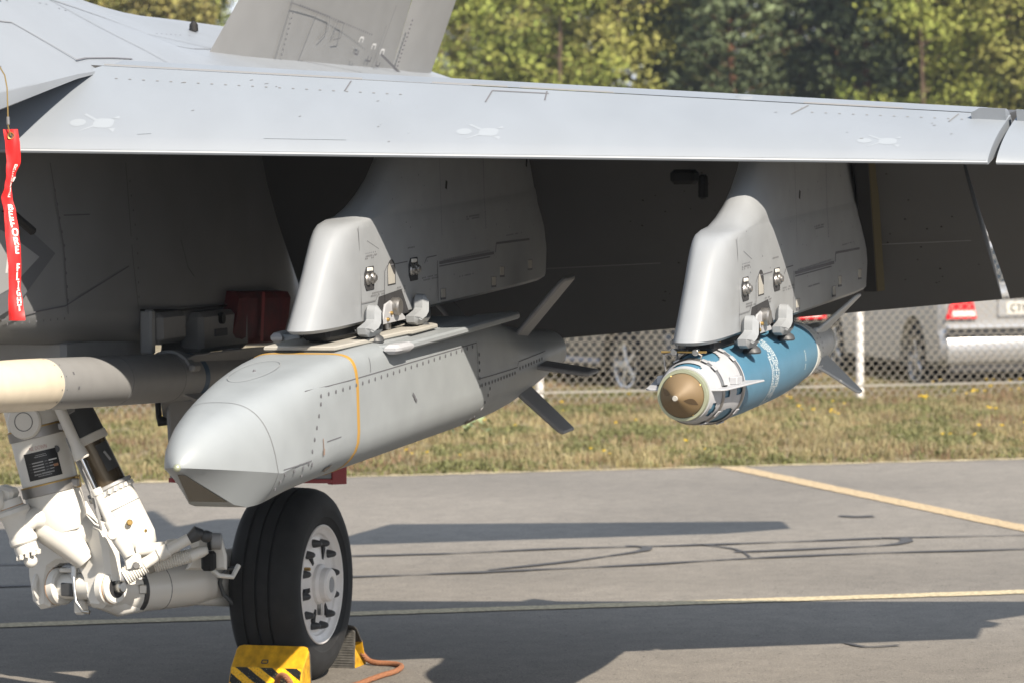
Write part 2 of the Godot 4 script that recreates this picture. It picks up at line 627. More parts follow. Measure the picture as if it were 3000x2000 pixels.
func drooped(xa: float, xat: float, xb: float, xbt: float) -> MB:
	var rings := []
	for i in 11:
		var u := i / 10.0
		rings.append(drooped_ring(lerpf(xa, xb, u), lerpf(xat, xbt, u)))
	return MB.new().loft(rings)

# the rounded upper fuselage: height of its skin at x, z
func ridge(z: float) -> float:
	var y := 2.645 - 0.012 * z
	if z > -0.1: y += 0.26 * (minf(z, 1.5) + 0.1)
	if z < -1.4: y -= 0.03 * (-1.4 - z)
	return y

func lip(z: float) -> Vector3:
	if z > 1.8:
		var k := z - 1.8
		return Vector3(1.38 + 0.03 * k - 0.10 * maxf(0, k - 1.2), 2.372 - 0.11 * k, z)
	return Vector3(1.38, 2.372 - 0.012 * (1.8 - z), z)

func skin(k: float, z: float) -> Vector3:  # k = 0 at the lip, 1 at the centre line
	var a := lip(z)
	var x := a.x * (1.0 - k)
	var y0 := a.y
	var y1 := ridge(z)
	var s := clampf((1.0 - x / a.x) / 0.66, 0.0, 1.0)
	var y := lerpf(y0, y1, pow(s, 0.95)) + 0.004 * sin(PI * s)
	if x < 0.47: y = y1 + 0.05 * (1.0 - pow(x / 0.47, 2.0)) + 0.17 * clampf(z + 1.25, 0.0, 2.2) * maxf(0.0, 1.0 - pow(x / 0.32, 2.0))
	return Vector3(x, y, z)

func skin_n(k: float, z: float) -> Vector3:
	var a := skin(k + 0.02, z) - skin(k - 0.02, z)
	var b := skin(k, z + 0.05) - skin(k, z - 0.05)
	var n := a.cross(b).normalized()
	return n if n.y > 0 else -n

func build_fuselage() -> void:
	var rings := []
	for i in 37:
		var z := 4.6 - i * 0.22
		var R := PackedVector3Array()
		for j in 25:
			R.append(skin(j / 24.0, z))
		for j in 24:
			var p := skin((23 - j) / 24.0, z)
			R.append(Vector3(-p.x, p.y, z))
		var a := lip(z)
		var th := clampf(0.010 + 0.072 * (z - 1.8), 0.010, 0.11)
		for sx in [-1.0, 1.0]:
			var under := [Vector3(sx * (a.x + 0.006), a.y - th * 0.12, z), Vector3(sx * (a.x + 0.006), a.y - th * 0.85, z), Vector3(sx * (a.x - 0.012), a.y - th, z), Vector3(sx * (a.x - 0.3), a.y - th - 0.05, z), Vector3(sx * 0.5, a.y - 0.22, z)]
			if sx > 0: under.reverse()
			for p in under: R.append(p)
		rings.append(R)
	var f := part("fuselage", MB.new().loft(rings), M.paint, jet, 50.0)
	base_of[f] = base_of[jet]
	# joints between the skin panels of the shoulder
	var line := func(pts: Array, w: float, dark := true) -> void:
		var m := MB.new()
		for i in pts.size() - 1:
			for s in 6:
				var q: Vector2 = pts[i].lerp(pts[i + 1], s / 6.0)
				var q2: Vector2 = pts[i].lerp(pts[i + 1], (s + 1) / 6.0)
				m.strip([skin(q.x, q.y), skin(q2.x, q2.y)], skin_n(q.x, q.y), w, 0.003)
		part("panel_seam", m, M.seam if dark else M.seam_soft, f)
	line.call([Vector2(0.36, 2.9), Vector2(0.40, 2.3), Vector2(0.33, 1.7), Vector2(0.27, 1.35)], 0.008)
	line.call([Vector2(0.27, 1.35), Vector2(0.31, 0.3), Vector2(0.36, -0.7), Vector2(0.30, -1.1)], 0.006, false)
	line.call([Vector2(0.27, 1.35), Vector2(0.11, 1.0), Vector2(0.02, 0.9)], 0.006, false)
	line.call([Vector2(0.03, 1.85), Vector2(0.16, 2.0), Vector2(0.20, 2.4), Vector2(0.22, 3.0)], 0.006, false)
	line.call([Vector2(0.03, 1.86), Vector2(0.05, 1.3)], 0.006)
	line.call([Vector2(0.44, 0.9), Vector2(0.56, 0.1)], 0.007, false)
	line.call([Vector2(0.48, -0.25), Vector2(0.36, -0.5), Vector2(0.30, -1.2), Vector2(0.22, -1.8)], 0.006, false)
	var dots := MB.new()
	for k in 26:
		for q in [Vector2(0.23, 2.7 - k * 0.055), Vector2(0.52, 2.4 - k * 0.05), Vector2(0.50, -0.4 - k * 0.05)]:
			if rng.randf() < 0.7: dots.disc(skin(q.x, q.y), skin_n(q.x, q.y), 0.0045, 6, 0.002)
	tag(part("fasteners", dots, M.seam, f), "", "", "", "stuff")
	var ant := MB.new().lathe(skin(0.56, -1.0), Vector3.UP, [Vector2(0, 0.02), Vector2(0.03, 0.018), Vector2(0.045, 0.006)], 12)
	part("antenna_stub", ant, M.black, f)
	# engine nacelle with its flat outer wall
	rings = []
	for i in 30:
		var z := 2.8 - i * 0.2
		var xo := 1.06
		if z < -0.4: xo = 1.06 - 0.10 * (-0.4 - z)
		if z > 2.1: xo = 1.06 - 0.05 * (z - 2.1)
		var yb := 1.341 + (z - 0.345) * 0.05
		var R := PackedVector3Array()
		R.append(Vector3(0.1, 2.2, z)); R.append(Vector3(xo, 2.2, z)); R.append(Vector3(xo, 1.95, z))
		R.append(Vector3(xo + 0.012, 1.75, z))
		for j in 7:
			var a := PI * 0.5 * j / 6.0
			R.append(Vector3(xo - 0.15 + 0.15 * cos(a), yb + 0.13 - 0.13 * sin(a), z))
		R.append(Vector3(0.1, yb, z))
		rings.append(R)
	var nac := part("engine_nacelle", MB.new().loft(rings), M.nacelle, jet, 40.0)
	var wall := func(z: float, y: float) -> Vector3:
		z -= 0.40
		var yb := 1.341 + (z - 0.345) * 0.05
		var x := 1.06 + 0.012 * clampf((1.95 - y) / 0.2, 0.0, 1.0)
		if y < 1.75: x = 1.072 - 0.012 * (1.75 - y) / (1.75 - yb - 0.13)
		return Vector3(x + 0.002, y, z)
	# grey chevron warning of the engine intake with its inner field and letter
	var ch := MB.new()
	var c0 := [Vector2(2.2, 1.93), Vector2(1.80, 1.86), Vector2(1.473, 1.724), Vector2(1.80, 1.55), Vector2(2.2, 1.46)]
	ch.prism(PackedVector2Array(c0.map(func(q): return Vector2(q.x, q.y))), Vector3(1.0725, 0, 0), Vector3(0, 0, 1), Vector3.UP, Vector3(0.002, 0, 0))
	part("chevron_marking", ch, M.dark_mark, nac)
	var ci := MB.new()
	ci.prism(PackedVector2Array([Vector2(2.2, 1.88), Vector2(1.86, 1.80), Vector2(1.614, 1.715), Vector2(1.86, 1.61), Vector2(2.2, 1.54)]), Vector3(1.0748, 0, 0), Vector3(0, 0, 1), Vector3.UP, Vector3(0.002, 0, 0))
	part("chevron_field", ci, M.pale_mark, nac)
	var lt := MB.new()
	word(lt, "A", 0.09, func(q: Vector2) -> Vector3: return Vector3(1.0775, 1.665 + q.y, 1.90 - q.x))
	part("letter_marking", lt, M.white_mark, nac)
	var ln := func(pts: Array, w := 0.005) -> MeshInstance3D:
		return part("panel_seam", MB.new().strip(pts.map(func(q): return wall.call(q.x, q.y)), Vector3.RIGHT, w, 0.001), M.seam, nac)
	ln.call([Vector2(1.88, 2.05), Vector2(1.80, 1.75), Vector2(1.74, 1.5)])
	ln.call([Vector2(2.3, 1.50), Vector2(2.0, 1.52), Vector2(1.77, 1.53), Vector2(1.2, 1.66)])
	ln.call([Vector2(1.2, 2.05), Vector2(1.17, 1.7), Vector2(1.10, 1.5)])
	ln.call([Vector2(1.78, 1.86), Vector2(1.55, 1.86)])
	ln.call([Vector2(0.7, 1.75), Vector2(0.62, 1.64), Vector2(0.55, 1.60)])
	var sc := MB.new()
	for k in 9:
		sc.disc(wall.call(1.84 - k * 0.012, 1.95 - k * 0.05), Vector3.RIGHT, 0.006)
		sc.disc(wall.call(2.25 - k * 0.06, 1.485), Vector3.RIGHT, 0.005)
		sc.disc(wall.call(1.16 - k * 0.008, 1.98 - k * 0.055), Vector3.RIGHT, 0.005)
	tag(part("fasteners", sc, M.seam, nac), "", "", "", "stuff")
	# probe on the wall, far left
	part("air_probe", MB.new().tube([wall.call(2.28, 1.87), wall.call(2.28, 1.87) + Vector3(0.05, -0.005, 0.02), wall.call(2.28, 1.85) + Vector3(0.06, -0.04, -0.10)], 0.016, 8), M.black, nac)
	part("vent_grille", MB.new().box(wall.call(2.52, 1.905), Vector3(0.02, 0.035, 0.24), 0.004), M.black, nac)
	# launcher between the nacelle and the missile
	var la := part("missile_launcher", MB.new().box(Vector3(1.07, 1.415, 0.47), Vector3(0.09, 0.12, 0.26), 0.02), M.missile, jet)
	part("launcher_block", MB.new().box(Vector3(1.06, 1.38, -0.06), Vector3(0.11, 0.16, 0.5), 0.02), M.missile, la)
	part("launcher_post", MB.new().box(Vector3(1.08, 1.405, 0.655), Vector3(0.05, 0.17, 0.045), 0.008), M.pylon, la)
	part("launcher_plate", MB.new().box(Vector3(1.117, 1.375, 0.0), Vector3(0.006, 0.03, 0.13), 0.002), M.seam, la)
	part("launcher_plug", MB.new().cyl(Vector3(1.11, 1.43, 0.0), Vector3(1.13, 1.43, 0.0), 0.022, 12), M.black, la)
	part("panel_seam", MB.new().strip([Vector3(1.075, 1.49, 0.72), Vector3(1.075, 1.475, 0.3), Vector3(1.07, 1.475, -0.3)], Vector3.RIGHT, 0.008, 0.004), M.black, la)

func word(m: MB, text: String, height: float, to: Callable, font := "Droid Sans", bold := true) -> void:
	var tm := TextMesh.new()
	var sf := SystemFont.new()
	sf.font_names = PackedStringArray([font])
	sf.font_weight = 700 if bold else 400
	tm.font = sf
	tm.text = text
	tm.font_size = 64
	tm.pixel_size = 0.01
	tm.depth = 0.0
	tm.curve_step = 3.0
	tm.horizontal_alignment = HORIZONTAL_ALIGNMENT_LEFT
	tm.vertical_alignment = VERTICAL_ALIGNMENT_BOTTOM
	var a := tm.get_mesh_arrays()
	var P: PackedVector3Array = a[Mesh.ARRAY_VERTEX]
	var N: PackedVector3Array = a[Mesh.ARRAY_NORMAL]
	var I: PackedInt32Array = a[Mesh.ARRAY_INDEX] if a[Mesh.ARRAY_INDEX] != null else PackedInt32Array()
	if I.is_empty():
		for i in P.size(): I.append(i)
	var lo := Vector2(1e9, 1e9)
	var hi := -lo
	for p in P:
		lo = lo.min(Vector2(p.x, p.y)); hi = hi.max(Vector2(p.x, p.y))
	var s := height / maxf(1e-6, hi.y - lo.y)
	for i in range(0, I.size(), 3):
		if N[I[i]].z < 0.5: continue
		var q := []
		for k in 3:
			var p := P[I[i + k]]
			q.append(to.call((Vector2(p.x, p.y) - lo) * s))
		m.tri(q[0], q[1], q[2])

func build_wing() -> void:
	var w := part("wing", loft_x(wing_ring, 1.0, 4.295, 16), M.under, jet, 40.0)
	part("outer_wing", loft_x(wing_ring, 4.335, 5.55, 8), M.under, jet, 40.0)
	# bright upper strip and hinge line above the flap
	var hs := MB.new()
	for i in 24:
		var x0 := 1.42 + i * 0.1165
		var x1 := x0 + 0.1165
		for k in 3:
			var a := k * 0.035
			var b := (k + 1) * 0.035
			hs.quad(crest(x0) + Vector3(0, 0.008 + a * 0.20, -a - 0.004), crest(x1) + Vector3(0, 0.008 + a * 0.20, -a - 0.004), crest(x1) + Vector3(0, 0.008 + b * 0.20, -b - 0.004), crest(x0) + Vector3(0, 0.008 + b * 0.20, -b - 0.004))
	part("hinge_strip", hs, M.flap, w)
	for sp in [[1.40, 2.2], [2.42, 2.66], [2.70, 3.0], [3.62, 3.95]]:
		part("hinge_gap", MB.new().strip([crest(sp[0]) + Vector3(0, 0.009, -0.002), crest(sp[1]) + Vector3(0, 0.009, -0.002)], Vector3(0, 0.5, 0.87), 0.006, 0.002), M.seam_soft, w)
	for x in [3.40]:
		part("hinge_bulge", MB.new().ball(crest(x) + Vector3(0, 0.0, -0.10), 0.055, 16, Vector3(1.0, 0.5, 1.6)), M.paint, w)
	var f1 := part("leading_edge_flap", wing_flap(0.915, 1.395, 4.284, 4.312), M.flap, jet, 30.0)
	part("outer_leading_edge_flap", wing_flap(4.312, 4.335, 5.5, 5.52), M.flap, jet, 30.0)
	# bright erosion strip along the nose of the flap
	var es := MB.new()
	for i in 30:
		var u0 := i / 30.0
		var u1 := (i + 1) / 30.0
		for k in 2:
			var ka := k * 0.055
			var kb := ka + 0.055
			var xa := lerpf(0.95, 4.28, u0)
			var xb := lerpf(0.95, 4.28, u1)
			es.quad(flap_pt(xa, ka, 0.0015), flap_pt(xb, ka, 0.0015), flap_pt(xb, kb, 0.0015), flap_pt(xa, kb, 0.0015))
	part("erosion_strip", es, M.flap, f1)
	# panel joints, scratches and the row of fasteners below the hinge
	for sg in [[2.17, 0.80, 2.17, 0.97], [2.62, 0.72, 2.62, 0.93], [2.80, 0.80, 2.79, 0.97], [3.60, 0.74, 3.64, 0.97], [2.62, 0.93, 2.80, 0.93], [4.12, 0.72, 4.14, 0.95]]:
		var n := Vector3(0, 0.8, 0.6)
		part("panel_seam", MB.new().strip([flap_pt(sg[0], sg[1]), flap_pt(sg[2], sg[3])], n, 0.006, 0.002), M.seam if sg[0] < 2.9 else M.seam_soft, f1)
	for sg in [[2.335, 0.32, 2.325, 0.70], [2.43, 0.22, 2.415, 0.62], [1.62, 0.15, 1.66, 0.16], [2.0, 0.13, 2.25, 0.13]]:
		part("scratch", MB.new().strip([flap_pt(sg[0], sg[1]), flap_pt(sg[2], sg[3])], Vector3(0, 0.8, 0.6), 0.003, 0.0015), M.faint_mark, f1)
	var dots := MB.new()
	for i in 22:
		dots.strip([flap_pt(1.46 + i * 0.042, 0.83 - i * 0.002), flap_pt(1.468 + i * 0.042, 0.83 - i * 0.002)], Vector3(0, 0.8, 0.6), 0.005, 0.002)
		if i < 12: dots.strip([flap_pt(3.66 + i * 0.045, 0.80), flap_pt(3.668 + i * 0.045, 0.80)], Vector3(0, 0.8, 0.6), 0.005, 0.002)
	for i in 16:
		var x := rng.randf_range(1.4, 4.2)
		var k := rng.randf_range(0.03, 0.9)
		dots.strip([flap_pt(x, k), flap_pt(x + rng.randf_range(0.003, 0.012), k + 0.01)], Vector3(0, 0.8, 0.6), 0.003, 0.002)
	tag(part("fasteners", dots, M.seam_soft, f1), "", "", "", "stuff")
	# white bomb silhouettes stencilled on the flap
	for x in [1.405, 2.575, 3.845]:
		var m := MB.new()
		var at := func(q: Vector2) -> Vector3: return flap_pt(x + q.x, 0.26 + q.y * 0.9, 0.0007)
		var fill := func(pts: Array) -> void:
			var t := Geometry2D.triangulate_polygon(PackedVector2Array(pts))
			for i in range(0, t.size(), 3): m.tri(at.call(pts[t[i]]), at.call(pts[t[i + 1]]), at.call(pts[t[i + 2]]))
		var nose := []
		var body := []
		for i in 14:
			var a := TAU * i / 14.0
			nose.append(Vector2(0.024 + 0.024 * cos(a), 0.045 * sin(a)))
			body.append(Vector2(0.100 + 0.030 * signf(cos(a)) * pow(absf(cos(a)), 0.6), 0.058 * signf(sin(a)) * pow(absf(sin(a)), 0.6)))
		fill.call(nose)
		fill.call(body)
		fill.call([Vector2(0.03, 0.10), Vector2(0.036, 0.115), Vector2(0.085, 0.03), Vector2(0.075, 0.02)])
		fill.call([Vector2(0.04, -0.09), Vector2(0.036, -0.105), Vector2(0.085, -0.03), Vector2(0.075, -0.02)])
		fill.call([Vector2(0.12, 0.06), Vector2(0.136, 0.10), Vector2(0.141, 0.06)])
		fill.call([Vector2(0.12, -0.06), Vector2(0.14, -0.11), Vector2(0.141, -0.06)])
		part("bomb_marking", m, M.faint_mark, f1)
	# raised fairing over the wing fold
	for sp in [[4.19, 4.305], [4.342, 4.46]]:
		var rings := []
		for i in 9:
			var u := i / 8.0
			var x: float = lerpf(sp[0], sp[1], u)
			var hgt := 0.024 * (smoothstep(0.0, 0.3, u) if sp[0] < 4.3 else 1.0 - smoothstep(0.5, 1.0, u))
			var R := PackedVector3Array()
			for j in 9:
				var b := j / 8.0
				R.append(crest(x) + Vector3(0, 0.004 - 0.03 * b + (hgt + 0.004) * sin(PI * minf(1.0, b + 0.3)), 0.06 - 0.22 * b + 0.02))
			for j in 3:
				R.append(crest(x) + Vector3(0, -0.05, -0.14 + 0.09 * j))
			rings.append(R)
		part("fold_fairing", MB.new().loft(rings), M.flap, jet)
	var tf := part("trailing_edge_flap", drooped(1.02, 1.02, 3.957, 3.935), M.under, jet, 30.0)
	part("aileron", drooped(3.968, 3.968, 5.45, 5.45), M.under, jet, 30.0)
	for q in [[2.9, 0.55, 3.9, 0.55], [3.2, 0.25, 3.24, 0.9], [1.5, 0.6, 2.6, 0.6]]:
		var A := te_hinge(q[0]).lerp(te(q[0]), q[1])
		var B := te_hinge(q[2]).lerp(te(q[2]), q[3])
		part("panel_seam", MB.new().strip([A, B], Vector3(0, -0.72, 0.69), 0.004, 0.026), M.seam_soft, tf)
	var sc := MB.new()
	for i in 60:
		var x := rng.randf_range(2.5, 3.9)
		sc.disc(te_hinge(x).lerp(te(x), rng.randf_range(0.1, 0.9)) + Vector3(0, -0.72, 0.69) * 0.02, Vector3(0, -0.72, 0.69), rng.randf_range(0.003, 0.006), 6, 0.004)
	tag(part("fasteners", sc, M.black, tf), "", "", "", "stuff")
	part("hinge_bracket", MB.new().box(te_hinge(2.86) + Vector3(0, -0.11, 0.03), Vector3(0.10, 0.06, 0.10), 0.015), M.black, tf)
	part("hinge_arm", MB.new().box(te_hinge(2.92) + Vector3(0, -0.15, -0.03), Vector3(0.03, 0.10, 0.06), 0.01), M.black, tf)
	# black and olive fairing of the flap hinge behind the outer pylon
	var slab := func(x0: float, x1: float, dz0: float, dz1: float) -> MB:
		var rings := []
		for i in 9:
			var u := i / 8.0
			var y := lerpf(2.06, 1.492, u)
			var zf := lerpf(-0.62, -1.28, u)
			var s := lerpf(0.105, 0.0, u)
			rings.append(PackedVector3Array([Vector3(x0 + s, y, zf - dz0), Vector3(x1 + s, y, zf - dz0), Vector3(x1 + s, y, zf - dz1), Vector3(x0 + s, y, zf - dz1)]))
		return MB.new().loft(rings)
	var hf := part("flap_hinge_fairing", slab.call(3.452, 3.505, 0.0, 0.16), M.black, jet)
	part("olive_pad", slab.call(3.503, 3.508, 0.012, 0.155), M.olive, hf)
	# fin, rudder and tailplane
	var fin_pt := func(y: float, z: float, off := 0.0) -> Vector3: return Vector3(0.93 + (y - 2.48) * 0.364 + off * 0.94, y - off * 0.34, z)
	var fin_ring := func(y: float, za: float, zb: float, th: float) -> PackedVector3Array:
		var R := PackedVector3Array()
		for i in 9:
			var k := i / 8.0
			R.append(fin_pt.call(y, lerpf(za, zb, k), th * pow(sin(PI * pow(k, 0.7)), 0.8)))
		for i in range(7, 0, -1):
			var k := i / 8.0
			R.append(fin_pt.call(y, lerpf(za, zb, k), -th * pow(sin(PI * pow(k, 0.7)), 0.8)))
		return R
	var le := func(y: float) -> float: return -0.36 - 0.62 * (y - 2.50) - 0.14 * maxf(0, y - 2.8)
	var hg := func(y: float) -> float: return -2.62 + 0.12 * (y - 2.48) - 0.25 * maxf(0, y - 3.0)
	var rr := []
	var ru := []
	for i in 9:
		var y := 2.30 + i * 0.26
		rr.append(fin_ring.call(y, le.call(y), hg.call(y), 0.05 - 0.003 * i))
		if i > 0:
			ru.append(fin_ring.call(y - 0.085, hg.call(y) - 0.012, -3.19 - 0.05 * (y - 2.48), 0.028 - 0.002 * i))
	var fin := part("tail_fin", MB.new().loft(rr), M.paint2, jet, 30.0)
	part("rudder", MB.new().loft(ru), M.paint2, fin, 30.0)
	var fs := func(pts: Array, w: float, m: Material) -> void:
		part("panel_seam", MB.new().strip(pts.map(func(q): return fin_pt.call(q.y, q.x, 0.05)), Vector3(0.94, -0.34, 0), w, 0.006), m, fin)
	fs.call([Vector2(-0.95, 2.74), Vector2(-1.45, 2.70), Vector2(-1.47, 2.64), Vector2(-1.40, 2.60)], 0.007, M.seam_soft)
	fs.call([Vector2(-0.95, 2.80), Vector2(-0.97, 2.40)], 0.006, M.seam_soft)
	fs.call([Vector2(-1.28, 2.72), Vector2(-1.22, 2.40)], 0.005, M.seam_soft)
	fs.call([Vector2(-2.25, 2.56), Vector2(-2.60, 2.48)], 0.012, M.seam)
	fs.call([Vector2(-2.24, 2.78), Vector2(-2.20, 2.40)], 0.005, M.seam_soft)
	for q in [Vector2(-1.56, 2.655)]:
		fs.call([q + Vector2(0, -0.03), q + Vector2(0, 0.03), q + Vector2(-0.08, 0.025), q + Vector2(-0.10, -0.04), q + Vector2(-0.02, -0.05)], 0.008, M.seam_soft)
	var fd := MB.new()
	for i in 34:
		fd.disc(fin_pt.call(2.735 - i * 0.0028, -1.05 - i * 0.03, 0.055), Vector3(0.94, -0.34, 0), 0.006, 6, 0.003)
		if i < 16: fd.disc(fin_pt.call(2.72 - i * 0.019, -2.58 - 0.0 * i, 0.03), Vector3(0.94, -0.34, 0), 0.008, 6, 0.012)
		if i < 12: fd.disc(fin_pt.call(2.70 - i * 0.022, -1.0 - i * 0.004, 0.052), Vector3(0.94, -0.34, 0), 0.005, 6, 0.004)
	tag(part("fasteners", fd, M.seam, fin), "", "", "", "stuff")
	for i in 3:  # three U-shaped brackets, white above and dark below
		var zc: float = [-1.93, -2.12, -2.255][i]
		var yc: float = [2.60, 2.575, 2.555][i]
		var n := Vector3(0.94, -0.34, 0)
		var p := func(a: float, b: float) -> Vector3: return fin_pt.call(yc + b, zc + a, 0.052)
		part("fin_bracket", MB.new().strip([p.call(0.022, 0.005), p.call(0.022, 0.026), p.call(-0.022, 0.026), p.call(-0.022, 0.005)], n, 0.009, 0.004), M.white_mark, fin)
		part("fin_bracket_foot", MB.new().strip([p.call(0.030, -0.026), p.call(0.030, -0.046), p.call(-0.014, -0.05), p.call(-0.014, -0.03)], n, 0.009, 0.004), M.seam, fin)
	var st := PackedVector2Array([Vector2(1.05, -3.6), Vector2(1.05, -4.85), Vector2(3.2, -5.45), Vector2(3.34, -5.05), Vector2(3.05, -4.7)])
	part("tailplane", MB.new().prism(st, Vector3(0, 1.62, 0), Vector3.RIGHT, Vector3.BACK, Vector3(0, 0.07, 0), 0.03), M.paint2, jet)
	var rear := []
	for i in 6:
		var z := -2.4 - i * 0.44
		var R := PackedVector3Array()
		for j in 20:
			var a := TAU * j / 20.0
			R.append(Vector3(0.55 + (0.52 - 0.03 * i) * cos(a), 1.85 + (0.55 - 0.05 * i) * sin(a), z))
		rear.append(R)
	part("tail_body", MB.new().loft(rear), M.paint2, jet)

# ---------- pylons ----------
func pylon_ring(F: Frame, h: float, tf: float, tr: float, w: float, ln: float) -> PackedVector3Array:
	var R := PackedVector3Array()
	var tail := 0.5
	for i in 17:  # round nose from outboard to inboard
		var a := PI * (i / 16.0) - PI * 0.5
		var cx := pow(absf(cos(a)), 0.85)
		var sy := signf(sin(a)) * pow(absf(sin(a)), 0.72)
		R.append(F.p(tf + ln * (1.0 - cx), h, -w * sy))
	R.append(F.p(tr - tail, h, -w))
	R.append(F.p(tr - tail * 0.5, h, -w * 0.8))
	R.append(F.p(tr, h, -w * 0.12))
	R.append(F.p(tr, h, w * 0.12))
	R.append(F.p(tr - tail * 0.5, h, w * 0.8))
	R.append(F.p(tr - tail, h, w))
	return R

func build_pylon(O: Vector3, top: float) -> void:
	var F := Frame.new(O, 2.3)
	var S := [
		[0.0, 0.02, 2.87, 0.068, 0.26], [0.012, 0.0, 2.88, 0.082, 0.30], [0.11, 0.095, 2.90, 0.085, 0.30], [0.20, 0.172, 2.875, 0.085, 0.29], [0.26, 0.222, 2.83, 0.085, 0.27],
		[0.305, 0.262, 2.79, 0.084, 0.25], [0.335, 0.300, 2.78, 0.083, 0.23], [0.354, 0.345, 2.77, 0.081, 0.21], [0.366, 0.42, 2.76, 0.079, 0.20], [0.373, 0.50, 2.75, 0.078, 0.24],
		[0.40, 0.60, 2.735, 0.078, 0.30], [0.44, 0.70, 2.715, 0.078, 0.38], [0.49, 0.80, 2.69, 0.078, 0.44], [0.56, 0.90, 2.65, 0.077, 0.48], [0.66, 1.0, 2.62, 0.076, 0.5], [top, 1.07, 2.6, 0.075, 0.5]]
	var rings := []
	for s in S: rings.append(pylon_ring(F, s[0], s[1], s[2], s[3], s[4]))
	var body := part("pylon", MB.new().loft(rings), M.pylon, jet, 42.0)
	var side := func(t: float, h: float) -> Vector3: return F.p(t, h, 0.085 if h < 0.31 else (lerpf(0.085, 0.078, clampf((h - 0.31) / 0.06, 0, 1))))
	var n := Vector3.RIGHT
	var seam := func(pts: Array, w := 0.004, m: Material = M.seam_soft) -> void:
		part("panel_seam", MB.new().strip(pts.map(func(q): return side.call(q.x, q.y)), n, w, 0.0015), m, body)
	seam.call([Vector2(0.42, 0.03), Vector2(0.42, 0.345)])
	seam.call([Vector2(0.42, 0.075), Vector2(0.57, 0.075), Vector2(0.60, 0.10)])
	seam.call([Vector2(0.66, 0.04), Vector2(0.67, 0.17), Vector2(0.70, 0.19), Vector2(0.92, 0.19)], 0.004, M.seam)
	seam.call([Vector2(1.11, 0.17), Vector2(1.14, 0.19), Vector2(1.25, 0.19)], 0.004, M.seam)
	seam.call([Vector2(1.26, 0.02), Vector2(1.26, 0.17)], 0.005, M.seam)
	seam.call([Vector2(1.28, 0.16), Vector2(1.95, 0.155)], 0.011, M.seam)
	seam.call([Vector2(1.28, 0.148), Vector2(1.90, 0.143)], 0.005, M.seam)
	seam.call([Vector2(1.97, 0.155), Vector2(1.98, 0.19), Vector2(2.42, 0.18)], 0.009, M.seam)
	seam.call([Vector2(1.32, 0.26), Vector2(1.33, 0.60)], 0.003)
	seam.call([Vector2(1.85, 0.26), Vector2(1.86, 0.60)], 0.003)
	for q in [[1.40, 0.43, 0.03], [2.42, 0.47, 0.03], [2.22, 0.53, 0.10]]:
		part("slot", MB.new().strip([side.call(q[0], q[1]), side.call(q[0] + 0.01, q[1] + q[2])], n, 0.022, 0.0015), M.black, body)
	for q in [[1.32, 0.045], [1.94, 0.046], [2.05, 0.078], [2.42, 0.08]]:
		part("access_square", MB.new().box(side.call(q[0], q[1]), Vector3(0.004, 0.034, 0.05), 0.0015), M.hatch, body)
		part("access_shadow", MB.new().box(side.call(q[0] + 0.004, q[1] - 0.004), Vector3(0.002, 0.042, 0.056)), M.seam, body)
	var dots := MB.new()
	for i in 26:
		dots.disc(side.call(1.34 + 0.022 * i, 0.168), n, 0.004, 6, 0.002)
		dots.disc(side.call(1.86, 0.26 + i * 0.012), n, 0.003, 5, 0.002)
		if i < 12:
			dots.disc(side.call(0.50 + 0.01 * i, 0.29 - 0.003 * i), n, 0.0025, 5, 0.002)
			dots.disc(side.call(0.48 + 0.02 * (i % 6), 0.235 + 0.012 * (i / 6)), n, 0.003, 5, 0.002)
	for i in 30: dots.disc(side.call(rng.randf_range(0.5, 2.5), rng.randf_range(0.05, 0.5)), n, rng.randf_range(0.002, 0.004), 5, 0.002)
	tag(part("fasteners", dots, M.seam, body), "", "", "", "stuff")
	var marks := MB.new()
	for q in [[0.47, 0.235, 4, 2], [0.52, 0.10, 5, 2], [0.80, 0.10, 3, 3], [1.08, 0.115, 6, 2], [0.93, 0.235, 3, 1], [1.5, 0.09, 6, 1], [2.1, 0.21, 7, 1], [1.62, 0.31, 5, 2]]:
		for row in q[3]:
			for k in q[2] * 2:
				if rng.randf() < 0.25: continue
				var t0: float = q[0] + k * 0.016
				var h0: float = q[1] - row * 0.009
				marks.quad(side.call(t0, h0) + n * 0.001, side.call(t0 + 0.011, h0) + n * 0.001, side.call(t0 + 0.011, h0 + 0.0055) + n * 0.001, side.call(t0, h0 + 0.0055) + n * 0.001)
	tag(part("stencil_rows", marks, M.seam_soft, body), "", "", "", "stuff")
	# paired steel latches in dark recesses
	for t in [0.508, 0.985]:
		var c: Vector3 = F.p(t, 0.157, 0.086)
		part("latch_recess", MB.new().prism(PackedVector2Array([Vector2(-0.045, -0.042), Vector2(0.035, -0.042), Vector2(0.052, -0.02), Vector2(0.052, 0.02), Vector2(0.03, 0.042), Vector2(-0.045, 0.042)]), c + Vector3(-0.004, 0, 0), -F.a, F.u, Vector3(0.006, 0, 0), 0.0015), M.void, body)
		for s in [-1.0, 1.0]:
			var k: Vector3 = c + F.a * 0.026 * s
			var la := part("latch", MB.new().lathe(k - Vector3(0.004, 0, 0), Vector3.RIGHT, [Vector2(0, 0.020), Vector2(0.008, 0.022), Vector2(0.014, 0.019), Vector2(0.015, 0.013), Vector2(0.021, 0.012), Vector2(0.023, 0.009)], 18), M.steel_dull, body)
			la.set_meta("label", "")
			la.remove_meta("label")
		part("latch_bar", MB.new().box(c + F.u * 0.032, Vector3(0.012, 0.014, 0.055), 0.003), M.gear, body)
	# D-shaped hand hole
	var hole := PackedVector2Array()
	for i in 11:
		var a := PI * i / 10.0
		hole.append(Vector2(0.043 * cos(a), 0.005 + 0.042 * sin(a)))
	hole.append(Vector2(-0.043, -0.045)); hole.append(Vector2(0.043, -0.045))
